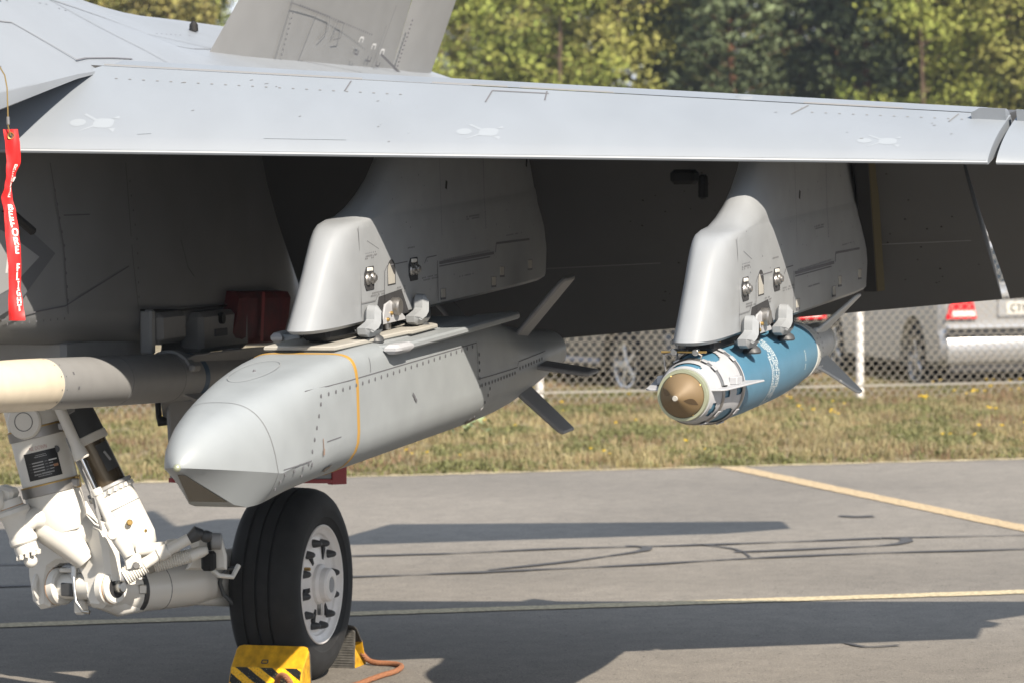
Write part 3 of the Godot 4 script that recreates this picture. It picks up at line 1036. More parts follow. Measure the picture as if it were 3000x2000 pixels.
	part("hand_hole", MB.new().prism(hole, F.p(0.745, 0.162, 0.0835), -F.a, F.u, Vector3(0.0025, 0, 0)), M.void, body)
	var inner := PackedVector2Array()
	for q in hole: inner.append(Vector2(clampf(q.x, -0.026, 0.04), minf(q.y, 0.012)))
	part("hole_lining", MB.new().prism(PackedVector2Array([Vector2(-0.032, -0.04), Vector2(0.040, -0.04), Vector2(0.041, 0.008), Vector2(0.034, 0.026), Vector2(0.022, 0.034), Vector2(-0.020, -0.006), Vector2(-0.032, -0.01)]), F.p(0.745, 0.162, 0.0862), -F.a, F.u, Vector3(0.0012, 0, 0)), M.hatch, body)
	# ejector bay cut in the lower edge, its fittings and the feet that steady the store
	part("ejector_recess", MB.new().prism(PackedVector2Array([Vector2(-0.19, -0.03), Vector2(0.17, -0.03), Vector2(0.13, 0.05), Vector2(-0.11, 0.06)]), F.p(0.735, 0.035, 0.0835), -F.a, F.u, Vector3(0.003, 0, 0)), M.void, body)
	part("ejector_plate", MB.new().prism(PackedVector2Array([Vector2(-0.14, -0.05), Vector2(0.13, -0.05), Vector2(0.09, 0.02), Vector2(0.03, 0.03), Vector2(-0.05, -0.005)]), F.p(0.735, 0.035, 0.087), -F.a, F.u, Vector3(0.008, 0, 0), 0.002), M.collar, body)
	part("ejector_cylinder", MB.new().cyl(F.p(0.745, 0.04, 0.08), F.p(0.745, 0.04, 0.118), 0.032, 18, 0.006), M.steel_dull, body)
	part("ejector_foot", MB.new().cyl(F.p(0.745, 0.03, 0.06), F.p(0.745, -0.045, 0.06), 0.018, 14, 0.004), M.steel_dull, body)
	for q in [Vector2(0.70, 0.02), Vector2(0.80, 0.028), Vector2(0.66, 0.0)]:
		part("bolt", MB.new().cyl(F.p(q.x, q.y, 0.09), F.p(q.x, q.y, 0.104), 0.007, 8, 0.002), M.brass, body)
	for s in [-1.0, 1.0]:
		for t in [0.46, 0.98]:
			var boot := PackedVector2Array([Vector2(-0.105, -0.006), Vector2(-0.100, -0.024), Vector2(-0.075, -0.034), Vector2(0.012, -0.036), Vector2(0.026, -0.024), Vector2(0.027, 0.006), Vector2(0.022, 0.034), Vector2(0.014, 0.046), Vector2(0.0, 0.051), Vector2(-0.013, 0.047), Vector2(-0.021, 0.035), Vector2(-0.024, 0.012), Vector2(-0.036, 0.006)])
			part("sway_brace", MB.new().prism(boot, F.p(t, 0.004, s * 0.080), F.a * 1.2, F.u * 1.25, F.w * s * 0.066, 0.018), M.pylon, body, 50.0)
			part("brace_foot", MB.new().lathe(F.p(t + 0.002, -0.064, s * 0.118), F.u, [Vector2(0, 0.030), Vector2(0.006, 0.033), Vector2(0.018, 0.029), Vector2(0.028, 0.016), Vector2(0.05, 0.014)], 14), M.gear_dark, body)
	part("release_unit", MB.new().box(F.p(1.16, -0.012, 0.0), Vector3(0.10, 0.06, 0.20), 0.012), M.black, body)
	part("release_unit", MB.new().box(F.p(0.35, -0.016, 0.0), Vector3(0.10, 0.05, 0.34), 0.012), M.black, body)
	part("release_hook", MB.new().box(F.p(0.74, -0.02, 0.0), Vector3(0.07, 0.06, 0.4), 0.015), M.black, body)

# ---------- the pale grey glide bomb ----------
func tab(x: float, K: Array) -> float:  # piecewise smooth table of (x, y)
	for i in range(1, K.size()):
		if x <= K[i].x:
			var u := clampf((x - K[i - 1].x) / (K[i].x - K[i - 1].x), 0.0, 1.0)
			return lerpf(K[i - 1].y, K[i].y, u)
	return K[-1].y

var GA := [Vector2(0, 0.0), Vector2(0.008, 0.02), Vector2(0.03, 0.043), Vector2(0.07, 0.070), Vector2(0.14, 0.101), Vector2(0.25, 0.135), Vector2(0.35, 0.156), Vector2(0.47, 0.174), Vector2(0.62, 0.187), Vector2(0.8, 0.195), Vector2(1.05, 0.2), Vector2(2.59, 0.2), Vector2(2.9, 0.187), Vector2(3.2, 0.165), Vector2(3.5, 0.14), Vector2(3.8, 0.108), Vector2(3.98, 0.092)]
var GT := [Vector2(0, 0.0), Vector2(0.008, 0.022), Vector2(0.03, 0.048), Vector2(0.07, 0.078), Vector2(0.14, 0.112), Vector2(0.25, 0.145), Vector2(0.36, 0.168), Vector2(0.5, 0.191), Vector2(0.7, 0.216), Vector2(0.95, 0.243), Vector2(1.15, 0.257), Vector2(1.4, 0.263), Vector2(2.59, 0.263), Vector2(2.9, 0.235), Vector2(3.2, 0.182), Vector2(3.5, 0.142), Vector2(3.8, 0.108), Vector2(3.98, 0.092)]
var GB := [Vector2(0, 0.0), Vector2(0.01, -0.012), Vector2(0.28, -0.152), Vector2(0.36, -0.170), Vector2(0.5, -0.173), Vector2(1.0, -0.168), Vector2(2.59, -0.165), Vector2(2.9, -0.163), Vector2(3.2, -0.150), Vector2(3.5, -0.122), Vector2(3.8, -0.086), Vector2(3.98, -0.072)]

func glide_ring(F: Frame, t: float, grow := 0.0) -> PackedVector3Array:
	var R := PackedVector3Array()
	var a := tab(t, GA) + grow
	var top := tab(t, GT) + grow
	var bot := tab(t, GB) - grow
	var vc := tab(t, [Vector2(0, 0), Vector2(0.47, -0.072), Vector2(1.0, -0.01), Vector2(2.6, 0.0), Vector2(3.3, 0.01), Vector2(3.98, 0.01)])
	var ex := tab(t, [Vector2(0, 2.0), Vector2(0.10, 2.2), Vector2(0.35, 2.9), Vector2(0.6, 4.0), Vector2(0.95, 6.5), Vector2(1.1, 7.0), Vector2(2.5, 7.0), Vector2(2.75, 5.0), Vector2(3.1, 2.6), Vector2(3.5, 2.0), Vector2(4.0, 2.0)])
	for i in 33:
		var g := PI * i / 32.0
		var c := cos(g)
		var s := sin(g)
		R.append(F.p(t, vc + (top - vc) * pow(absf(s), 2.0 / ex), a * signf(c) * pow(absf(c), 2.0 / ex)))
	var k := smoothstep(0.36, 0.85, t)
	var wb := tab(t, [Vector2(0, 0.004), Vector2(0.28, 0.078), Vector2(0.42, 0.10), Vector2(1, 0.1)])
	for i in range(1, 16):
		var g := PI + PI * i / 16.0
		var q := Vector2(a * cos(g), vc + (bot - vc) * pow(absf(sin(g)), 0.85))
		var u := i / 16.0
		var p: Vector2
		if u < 0.375: p = Vector2(-a, vc).lerp(Vector2(-wb, bot), u / 0.375)
		elif u <= 0.625: p = Vector2(-wb, bot).lerp(Vector2(wb, bot), (u - 0.375) / 0.25)
		else: p = Vector2(wb, bot).lerp(Vector2(a, vc), (u - 0.625) / 0.375)
		q = p.lerp(q, k)
		R.append(F.p(t, q.y, q.x))
	return R

func glide_side(F: Frame, t: float, v: float) -> Vector3:  # a point of the outboard side at height v
	var R := glide_ring(F, t)
	for k in 24:
		var A := R[(40 + k) % 48]
		var B := R[(41 + k) % 48]
		var va := (A - F.o - F.a * t).dot(F.u)
		var vb := (B - F.o - F.a * t).dot(F.u)
		if va <= v and vb >= v:
			return A.lerp(B, (v - va) / maxf(1e-6, vb - va))
	return R[0]

func glide_top(F: Frame, t: float, w: float) -> Vector3:
	var R := glide_ring(F, t)
	for i in 32:
		var xa := R[i].x - F.o.x
		var xb := R[i + 1].x - F.o.x
		if xa >= w and xb <= w: return R[i].lerp(R[i + 1], (xa - w) / maxf(1e-6, xa - xb))
	return R[16]

func build_glide_bomb() -> void:
	var F := Frame.new(Vector3(2.16, 1.085, 2.968), 2.4)
	var g := thing("glide_bomb", F.p(1.5, -0.17, 0), "long pale grey faceted glide bomb with a yellow band under the inner pylon", "glide bomb")
	var rings := []
	var ts := [0.0, 0.003, 0.008, 0.018, 0.03, 0.05, 0.07, 0.10, 0.14, 0.19, 0.24, 0.28, 0.32, 0.36, 0.40, 0.435, 0.47]
	for i in 11: ts.append(0.47 + 0.073 * (i + 1))
	for i in 8: ts.append(1.273 + 0.165 * (i + 1))
	for i in 12: ts.append(2.593 + 0.1156 * (i + 1))
	for t in ts: rings.append(glide_ring(F, t))
	var body := part("body", MB.new().loft(rings), M.store, g, 24.0)
	part("tail_cap", MB.new().loft([glide_ring(F, 3.981, -0.003), glide_ring(F, 3.990, -0.02)]), M.store_dark, g)
	# yellow band
	part("yellow_band", MB.new().loft([glide_ring(F, 1.118, 0.0006), glide_ring(F, 1.119, 0.0016), glide_ring(F, 1.141, 0.0016), glide_ring(F, 1.142, 0.0006)], true, false, false), M.yellow_band, g)
	# seeker window in the chin and the ball at the tip
	var wq := func(t: float, w: float) -> Vector3:
		return F.p(t, tab(t, GB) - 0.0018, w)
	var win := MB.new()
	for i in 12:
		var t0 := 0.035 + i * 0.0182
		var t1 := t0 + 0.0182
		var f0 := tab(t0, [Vector2(0, 0.004), Vector2(0.28, 0.078)]) * 0.93
		var f1 := tab(t1, [Vector2(0, 0.004), Vector2(0.28, 0.078)]) * 0.93
		win.quad(wq.call(t0, -f0), wq.call(t0, f0), wq.call(t1, f1), wq.call(t1, -f1))
	part("seeker_window", win, M.window_gold, g)
	part("nose_ball", MB.new().ball(F.p(0.004, 0.0, 0.0), 0.0125, 14), M.plug_ring, g)
	# joint of the nose, slanting back towards the keel
	var sp := MB.new()
	var prev: Array = []
	for i in 49:
		var j := i % 48
		var row := []
		for e in 2:
			var g0 := glide_ring(F, 0.36, 0.0012)
			var v := (g0[j] - F.o).dot(F.u)
			var t := clampf(0.42 - 0.36 * v, 0.352, 0.48) + e * 0.0032
			row.append(glide_ring(F, t, 0.0012)[j])
		if i > 0: sp.quad(prev[0], row[0], row[1], prev[1])
		prev = row
	part("nose_joint", sp, M.seam_soft, g)
	# side seams with the row of screws below
	var n := Vector3.RIGHT
	var seam := func(pts: Array, w := 0.0035) -> void:
		var q := []
		for i in pts.size() - 1:
			for s in 10: q.append(pts[i].lerp(pts[i + 1], s / 10.0))
		q.append(pts[-1])
		part("panel_seam", MB.new().strip(q.map(func(x): return glide_side(F, x.x, x.y)), n, w, 0.0015), M.seam, g)
	seam.call([Vector2(0.70, 0.172), Vector2(2.45, 0.176)])
	seam.call([Vector2(0.475, -0.062), Vector2(0.70, -0.058)])
	seam.call([Vector2(2.45, 0.176), Vector2(2.455, 0.04), Vector2(3.02, 0.03)])
	seam.call([Vector2(3.02, 0.035), Vector2(3.04, 0.05), Vector2(3.55, 0.045)])
	seam.call([Vector2(1.29, 0.23), Vector2(1.27, 0.18)])
	seam.call([Vector2(0.83, -0.01), Vector2(0.96, -0.008)])
	part("panel_seam", MB.new().strip([glide_side(F, 2.60, -0.02), glide_side(F, 2.56, -0.08), glide_side(F, 2.50, -0.12)], n, 0.003, 0.002), M.white_mark, g)
	var sc := MB.new()
	var put := func(t: float, v: float) -> void:
		var p := glide_side(F, t, v)
		sc.disc(p, Vector3(1, 0, 0), 0.0078, 7, 0.003)
	for i in 26: put.call(0.80 + i * 0.064, 0.146 + 0.0008 * i)
	for i in 7: put.call(0.79 - i * 0.022, 0.12 - i * 0.037)
	for i in 4: put.call(0.50 + i * 0.07, -0.078 + i * 0.002)
	for v in [-0.10, -0.125]: put.call(0.49, v)
	for i in 5: put.call(2.475, 0.13 - i * 0.03)
	for i in 12: put.call(2.50 + i * 0.043, 0.012)
	for i in 9: put.call(3.06 + i * 0.05, 0.022)
	for i in 6: put.call(2.60 - i * 0.02, -0.01 - i * 0.024)
	tag(part("fasteners", sc, M.seam, g), "", "", "", "stuff")
	part("lightning_mark", MB.new().strip([glide_side(F, 1.70, 0.062), glide_side(F, 1.725, 0.045)], n, 0.012, 0.002).strip([glide_side(F, 1.715, 0.048), glide_side(F, 1.74, 0.03)], n, 0.012, 0.003), M.seam, g)
	for q in [[0.86, -0.105, 0.06, 0.022], [2.47, -0.125, 0.09, 0.02]]:  # chipped and stained paint
		part("worn_patch", MB.new().strip([glide_side(F, q[0], q[1]), glide_side(F, q[0] + q[2] * 0.5, q[1] - 0.004), glide_side(F, q[0] + q[2], q[1] + 0.006)], Vector3(0.75, -0.66, 0), q[3], 0.004), mat(lin(0.17, 0.14, 0.11), 0.8), g)
	part("oil_stain", MB.new().strip([glide_side(F, 0.795, 0.005), glide_side(F, 0.797, -0.03)], n, 0.007, 0.002).strip([glide_side(F, 0.797, -0.03), glide_side(F, 0.80, -0.052)], n, 0.017, 0.003), mat(lin(0.22, 0.16, 0.13), 0.8), g)
	# round cover in the roof of the nose
	var ov := MB.new()
	var rp: Array = []
	for i in 29:
		var a := TAU * i / 28.0
		var t := 0.80 + 0.17 * cos(a)
		var w := -0.045 + 0.068 * sin(a)
		rp.append(glide_top(F, t, w))
	part("round_cover", ov.strip(rp, Vector3(0, 0.97, 0.24), 0.0028, 0.004), M.pale_mark, g)
	part("cover_stud", MB.new().lathe(rp[7] + (rp[21] - rp[7]) * 0.5 + Vector3(0, -0.004, 0), Vector3.UP, [Vector2(0, 0.008), Vector2(0.012, 0.004)], 8), M.seam, g)
	# hatch plates below the pylon and the wings folded along the roof edges
	var hp := PackedVector2Array([Vector2(1.16, -0.15), Vector2(2.1, -0.15), Vector2(2.17, -0.05), Vector2(2.17, 0.10), Vector2(2.08, 0.172), Vector2(1.80, 0.172), Vector2(1.80, 0.155), Vector2(1.16, 0.11)])
	var ha := part("top_hatch", MB.new().prism(hp, F.p(0, 0.262, 0), F.a, F.w, F.u * 0.016, 0.004), M.hatch, g)
	part("hatch_lug", MB.new().box(F.p(1.35, 0.283, 0.0), Vector3(0.09, 0.03, 0.07), 0.01), M.black, g)
	for s in [1.0, -1.0]:
		var wp := PackedVector2Array([Vector2(1.46, 0.13), Vector2(1.46, 0.225), Vector2(1.50, 0.238), Vector2(2.2, 0.243), Vector2(2.88, 0.236), Vector2(2.94, 0.215), Vector2(2.75, 0.10), Vector2(2.2, 0.08)])
		var q := PackedVector2Array()
		for p in wp: q.append(Vector2(p.x, p.y * s))
		part("folded_wing", MB.new().prism(q, F.p(0, 0.2635 if s < 0 else 0.229, 0), F.a, F.w, F.u * 0.026, 0.007), M.store, g)
		var cap := PackedVector2Array([Vector2(1.44, 0.19 * s), Vector2(1.44, 0.232 * s), Vector2(1.47, 0.245 * s), Vector2(1.60, 0.245 * s), Vector2(1.54, 0.19 * s)])
		part("wing_root_cap", MB.new().prism(cap, F.p(0, 0.2625 if s < 0 else 0.2245, 0), F.a, F.w, F.u * 0.034, 0.012), M.collar, g)
	# six tail fins
	for q in [[48.0, 3.20], [-8.0, 3.36], [-42.0, 3.18], [132.0, 3.20], [188.0, 3.36], [222.0, 3.18]]:
		var a := deg_to_rad(q[0])
		var d := F.w * cos(a) + F.u * sin(a)
		var nn := d.cross(F.a).normalized()
		var r0 := 0.10
		var L := 0.46 if absf(q[0] - 48.0) < 1.0 or absf(q[0] - 132.0) < 1.0 else (0.40 if absf(sin(a)) > 0.3 else 0.36)
		var fp := PackedVector2Array([Vector2(0.0, r0), Vector2(0.015, r0 + 0.03), Vector2(0.03, L - 0.02), Vector2(0.05, L), Vector2(0.19, L), Vector2(0.21, r0 + 0.03), Vector2(0.21, r0)])
		part("tail_fin", MB.new().prism(fp, F.p(q[1], 0.015, 0) - nn * 0.009, F.a, d, nn * 0.018, 0.006), M.store_dark, g)

# ---------- the blue bomb ----------
func build_blue_bomb() -> void:
	var F := Frame.new(Vector3(3.44, 1.236, 1.700), 2.4)
	var g := thing("blue_bomb", F.p(1.0, -0.136, 0), "blue practice bomb with brown nose and white strapped collar under the outer pylon", "bomb")
	var P := [Vector2(0.110, 0.086), Vector2(0.20, 0.103), Vector2(0.30, 0.1165), Vector2(0.42, 0.127), Vector2(0.55, 0.1335), Vector2(0.70, 0.1365), Vector2(1.20, 0.1365), Vector2(1.42, 0.130), Vector2(1.58, 0.120), Vector2(1.70, 0.110)]
	var rad := func(t: float) -> float: return tab(t, P)
	var sm := []
	for i in 33:
		var t := 0.110 + 1.59 * i / 32.0
		sm.append(Vector2(t, (rad.call(t - 0.03) + rad.call(t) + rad.call(t + 0.03)) / 3.0))
	sm[0] = Vector2(0.110, 0.086)
	part("body", MB.new().lathe(F.o, F.a, sm, 64, F.u), M.blue, g)
	var R := func(t: float) -> float:
		for i in 32:
			if t <= sm[i + 1].x: return lerpf(sm[i].y, sm[i + 1].y, (t - sm[i].x) / (sm[i + 1].x - sm[i].x))
		return sm[32].y
	var on := func(t: float, ang: float, lift := 0.0) -> Vector3:  # ang 0 = top, 90 = outboard
		var a := deg_to_rad(ang)
		return F.o + F.a * t + (F.u * cos(a) + F.w * sin(a)) * (R.call(t) + lift)
	# brown nose plug with spanner slots, in a pale metal ring
	part("nose_plug", MB.new().lathe(F.o, F.a, [Vector2(0, 0.0), Vector2(0.0, 0.010), Vector2(0.006, 0.0125), Vector2(0.014, 0.0145), Vector2(0.036, 0.033), Vector2(0.058, 0.053), Vector2(0.074, 0.067), Vector2(0.088, 0.0745), Vector2(0.100, 0.0765), Vector2(0.112, 0.0765)], 48, F.u), M.plug, g)
	part("plug_pin", MB.new().lathe(F.o - F.a * 0.004, F.a, [Vector2(0, 0.008), Vector2(0.003, 0.010), Vector2(0.012, 0.011)], 16, F.u), M.hatch, g)
	for ang in [115.0, 295.0]:
		var a := deg_to_rad(ang)
		var d := F.u * cos(a) + F.w * sin(a)
		var e := d.cross(F.a)
		var lens := MB.new()
		for i in 10:
			for j in 4:
				var lp := func(u: float, v: float) -> Vector3:
					var r := lerpf(0.024, 0.068, u)
					var t := lerpf(0.0265, 0.0755, u) + 0.0005
					var across := (v - 0.25) * 0.020 * sin(PI * clampf(u, 0.0, 1.0))
					return F.o + F.a * (t - 0.0022) + d * r + e * across
				lens.quad(lp.call(i / 10.0, j / 4.0), lp.call((i + 1) / 10.0, j / 4.0), lp.call((i + 1) / 10.0, (j + 1) / 4.0), lp.call(i / 10.0, (j + 1) / 4.0))
		part("spanner_slot", lens, M.plug_dark, g)
	for ang in [60.0, 150.0, 240.0, 330.0]:
		var a := deg_to_rad(ang)
		part("plug_screw", MB.new().ball(F.o + F.a * 0.092 + (F.u * cos(a) + F.w * sin(a)) * 0.0745, 0.0035, 8), M.brass, g)
	part("nose_ring", MB.new().lathe(F.o, F.a, [Vector2(0.094, 0.0772), Vector2(0.094, 0.0865), Vector2(0.100, 0.0885), Vector2(0.116, 0.0895), Vector2(0.120, 0.088)], 48, F.u, 0.0, TAU, false), M.plug_ring, g)
	# white collar: a sleeve with openings through which the blue body shows
	var sl := MB.new()
	var nt := 34
	var na := 150
	var holes := [[0.160, 2.0, 0.022, 30.0], [0.165, 124.0, 0.020, 16.0], [0.165, 210.0, 0.020, 18.0], [0.315, -6.0, 0.068, 42.0], [0.325, 142.0, 0.062, 20.0], [0.325, 215.0, 0.062, 20.0], [0.26, 95.0, 0.03, 7.0], [0.38, 95.0, 0.03, 7.0], [0.30, 268.0, 0.10, 6.0]]
	var wraps := func(t: float, ang: float) -> bool:
		for h in holes:
			var da: float = absf(wrapf(ang - h[1], -180.0, 180.0)) / h[3]
			var dt: float = absf(t - h[0]) / h[2]
			if pow(da, 2.6) + pow(dt, 2.6) < 1.0: return true
		return false
	var t0 := 0.121
	var t1 := 0.452
	for i in nt:
		for j in na:
			var ta := lerpf(t0, t1, float(i) / nt)
			var tb := lerpf(t0, t1, float(i + 1) / nt)
			var aa := 360.0 * j / na
			var ab := 360.0 * (j + 1) / na
			if wraps.call((ta + tb) / 2, (aa + ab) / 2): continue
			sl.quad(on.call(ta, aa, 0.0045), on.call(ta, ab, 0.0045), on.call(tb, ab, 0.0045), on.call(tb, aa, 0.0045))
	for e in [t0, t1]:
		for j in na:
			var aa := 360.0 * j / na
			var ab := 360.0 * (j + 1) / na
			sl.quad(on.call(e, aa, 0.0), on.call(e, ab, 0.0), on.call(e, ab, 0.0045), on.call(e, aa, 0.0045))
	part("collar", sl, M.collar, g, 50.0)
	for t in [0.215, 0.412]:
		var b := MB.new()
		for j in 96:
			var aa := 360.0 * j / 96
			var ab := 360.0 * (j + 1) / 96
			b.quad(on.call(t, aa, 0.006), on.call(t, ab, 0.006), on.call(t + 0.006, ab, 0.009), on.call(t + 0.006, aa, 0.009))
			b.quad(on.call(t + 0.006, aa, 0.009), on.call(t + 0.006, ab, 0.009), on.call(t + 0.017, ab, 0.009), on.call(t + 0.017, aa, 0.009))
			b.quad(on.call(t + 0.017, aa, 0.009), on.call(t + 0.017, ab, 0.009), on.call(t + 0.020, ab, 0.005), on.call(t + 0.020, aa, 0.005))
		var st := part("strap", b, M.steel_dull, g, 50.0)
		for ang in [25.0, 45.0, 130.0, 160.0, -25.0]:
			part("strap_clip", MB.new().box(on.call(t + 0.010, ang, 0.010), Vector3(0.022, 0.004, 0.036), 0.001, Basis(F.a.normalized(), deg_to_rad(ang)) if false else Basis(Vector3(0, 0, -1), deg_to_rad(ang))), M.collar, st)
		# turnbuckle with brass rod and two barrel nuts on top
		var c: Vector3 = on.call(t + 0.008, 0.0, 0.030)
		part("tension_rod", MB.new().cyl(c - F.w * 0.105, c + F.w * 0.055, 0.0042, 10, 0.001), M.brass, st)
		for s in [-0.058, 0.018]:
			part("barrel_nut", MB.new().cyl(c + F.w * s - F.a * 0.016, c + F.w * s + F.a * 0.016, 0.0115, 14, 0.002), M.steel, st)
			part("strap_loop", MB.new().tube([c + F.w * s, c + F.w * (s * 1.5 + 0.01 * signf(s)) - F.u * 0.012, on.call(t + 0.008, rad_to_deg(s * 1.9 / 0.12), 0.008)], 0.004, 8), M.steel_dull, st)
	# flat strakes standing out on both sides
	for s in [1.0, -1.0]:
		var q := PackedVector2Array([Vector2(0.128, 0.075), Vector2(0.132, 0.125), Vector2(0.15, 0.142), Vector2(0.40, 0.182), Vector2(0.47, 0.196), Vector2(0.485, 0.19), Vector2(0.44, 0.10)])
		for i in q.size(): q[i].y *= s
		var sk := part("strake", MB.new().prism(q, F.p(0, 0.012, 0), F.a, F.w, F.u * 0.006, 0.0015), M.collar, g)
		var q2 := PackedVector2Array([Vector2(0.128, -0.012), Vector2(0.128, 0.012), Vector2(0.46, 0.012), Vector2(0.46, -0.012)])
		part("strake_rib", MB.new().box(F.p(0.33, 0.03, s * 0.128), Vector3(0.03, 0.03, 0.075), 0.004), M.collar, sk)
		part("strake_slot", MB.new().box(F.p(0.23, 0.021, s * 0.118), Vector3(0.006, 0.004, 0.03)), M.black, sk)
	# stencilled rows round the body, too small in the photograph to be read
	var rows := MB.new()
	var rr := RandomNumberGenerator.new()
	rr.seed = 12
	for k in 7:
		var t := 0.812 + k * 0.0195
		var ang: float = [24.0, 62.0, 20.0, 34.0, 28.0, 30.0, 33.0][k]
		var end: float = [40.0, 140.0, 150.0, 152.0, 152.0, 150.0, 146.0][k]
		while ang < end:
			var w := rr.randf_range(1.6, 3.6)
			if rr.randf() < 0.90:
				rows.quad(on.call(t, ang, 0.0012), on.call(t, ang + w, 0.0012), on.call(t + 0.0075, ang + w, 0.0012), on.call(t + 0.0075, ang, 0.0012))
			else: ang += 2.0
			ang += w + 1.1
	for k in 9:
		if k == 5: continue
		var ang := 74.0 + k * 3.6
		rows.quad(on.call(1.385, ang, 0.0012), on.call(1.385, ang + 2.4, 0.0012), on.call(1.392, ang + 2.4, 0.0012), on.call(1.392, ang, 0.0012))
	tag(part("stencil_rows", rows, M.stencil, g), "", "", "", "stuff")
	for k in 2:
		part("scratch", MB.new().strip([on.call(0.49 + 0.02 * k, 118.0 + 6 * k, 0.001), on.call(0.52 + 0.02 * k, 134.0 + 4 * k, 0.001)], Vector3(0.9, -0.4, 0), 0.003, 0.001), M.pale_mark, g)
	# pale ring, grey tail unit and its four fins
	part("tail_band", MB.new().lathe(F.o, F.a, [Vector2(1.675, 0.112), Vector2(1.676, 0.1155), Vector2(1.76, 0.110), Vector2(1.762, 0.107)], 56, F.u), M.tail_band, g)
	part("tail_unit", MB.new().lathe(F.o, F.a, [Vector2(1.755, 0.107), Vector2(1.80, 0.101), Vector2(1.90, 0.086), Vector2(1.99, 0.075), Vector2(2.16, 0.070)], 48, F.u), M.tail_grey, g)
	part("tail_ring", MB.new().lathe(F.o, F.a, [Vector2(2.15, 0.062), Vector2(2.15, 0.0725), Vector2(2.158, 0.074), Vector2(2.172, 0.073), Vector2(2.175, 0.060)], 40, F.u, 0.0, TAU, false), M.tail_band, g)
	var tm := MB.new()
	for i in 14:
		var ang := 20.0 + i * 11.0
		tm.disc(on.call(1.69, ang, 0.007), (F.w * sin(deg_to_rad(ang)) + F.u * cos(deg_to_rad(ang))), 0.003, 6, 0.002)
		var a := deg_to_rad(ang)
		var d := F.w * sin(a) + F.u * cos(a)
		tm.disc(F.o + F.a * 1.83 + d * 0.0975, d, 0.0055 if i % 3 == 0 else 0.003, 6, 0.002)
	tag(part("fasteners", tm, M.seam, g), "", "", "", "stuff")
	for ang in [45.0, 135.0, 225.0, 315.0]:
		var a := deg_to_rad(ang)
		var d := F.w * sin(a) + F.u * cos(a)
		var nn := d.cross(F.a).normalized()
		var fp := PackedVector2Array([Vector2(1.82, 0.085), Vector2(1.90, 0.14), Vector2(2.03, 0.262), Vector2(2.06, 0.27), Vector2(2.10, 0.268), Vector2(2.10, 0.06), Vector2(1.9, 0.06)])
		part("tail_fin", MB.new().prism(fp, F.o - nn * 0.006, F.a, d, nn * 0.012, 0.004), M.tail_grey, g)
		part("fin_block", MB.new().box(F.o + F.a * 1.86 + d * 0.1, Vector3(0.02, 0.02, 0.09), 0.004), M.tail_grey, g)

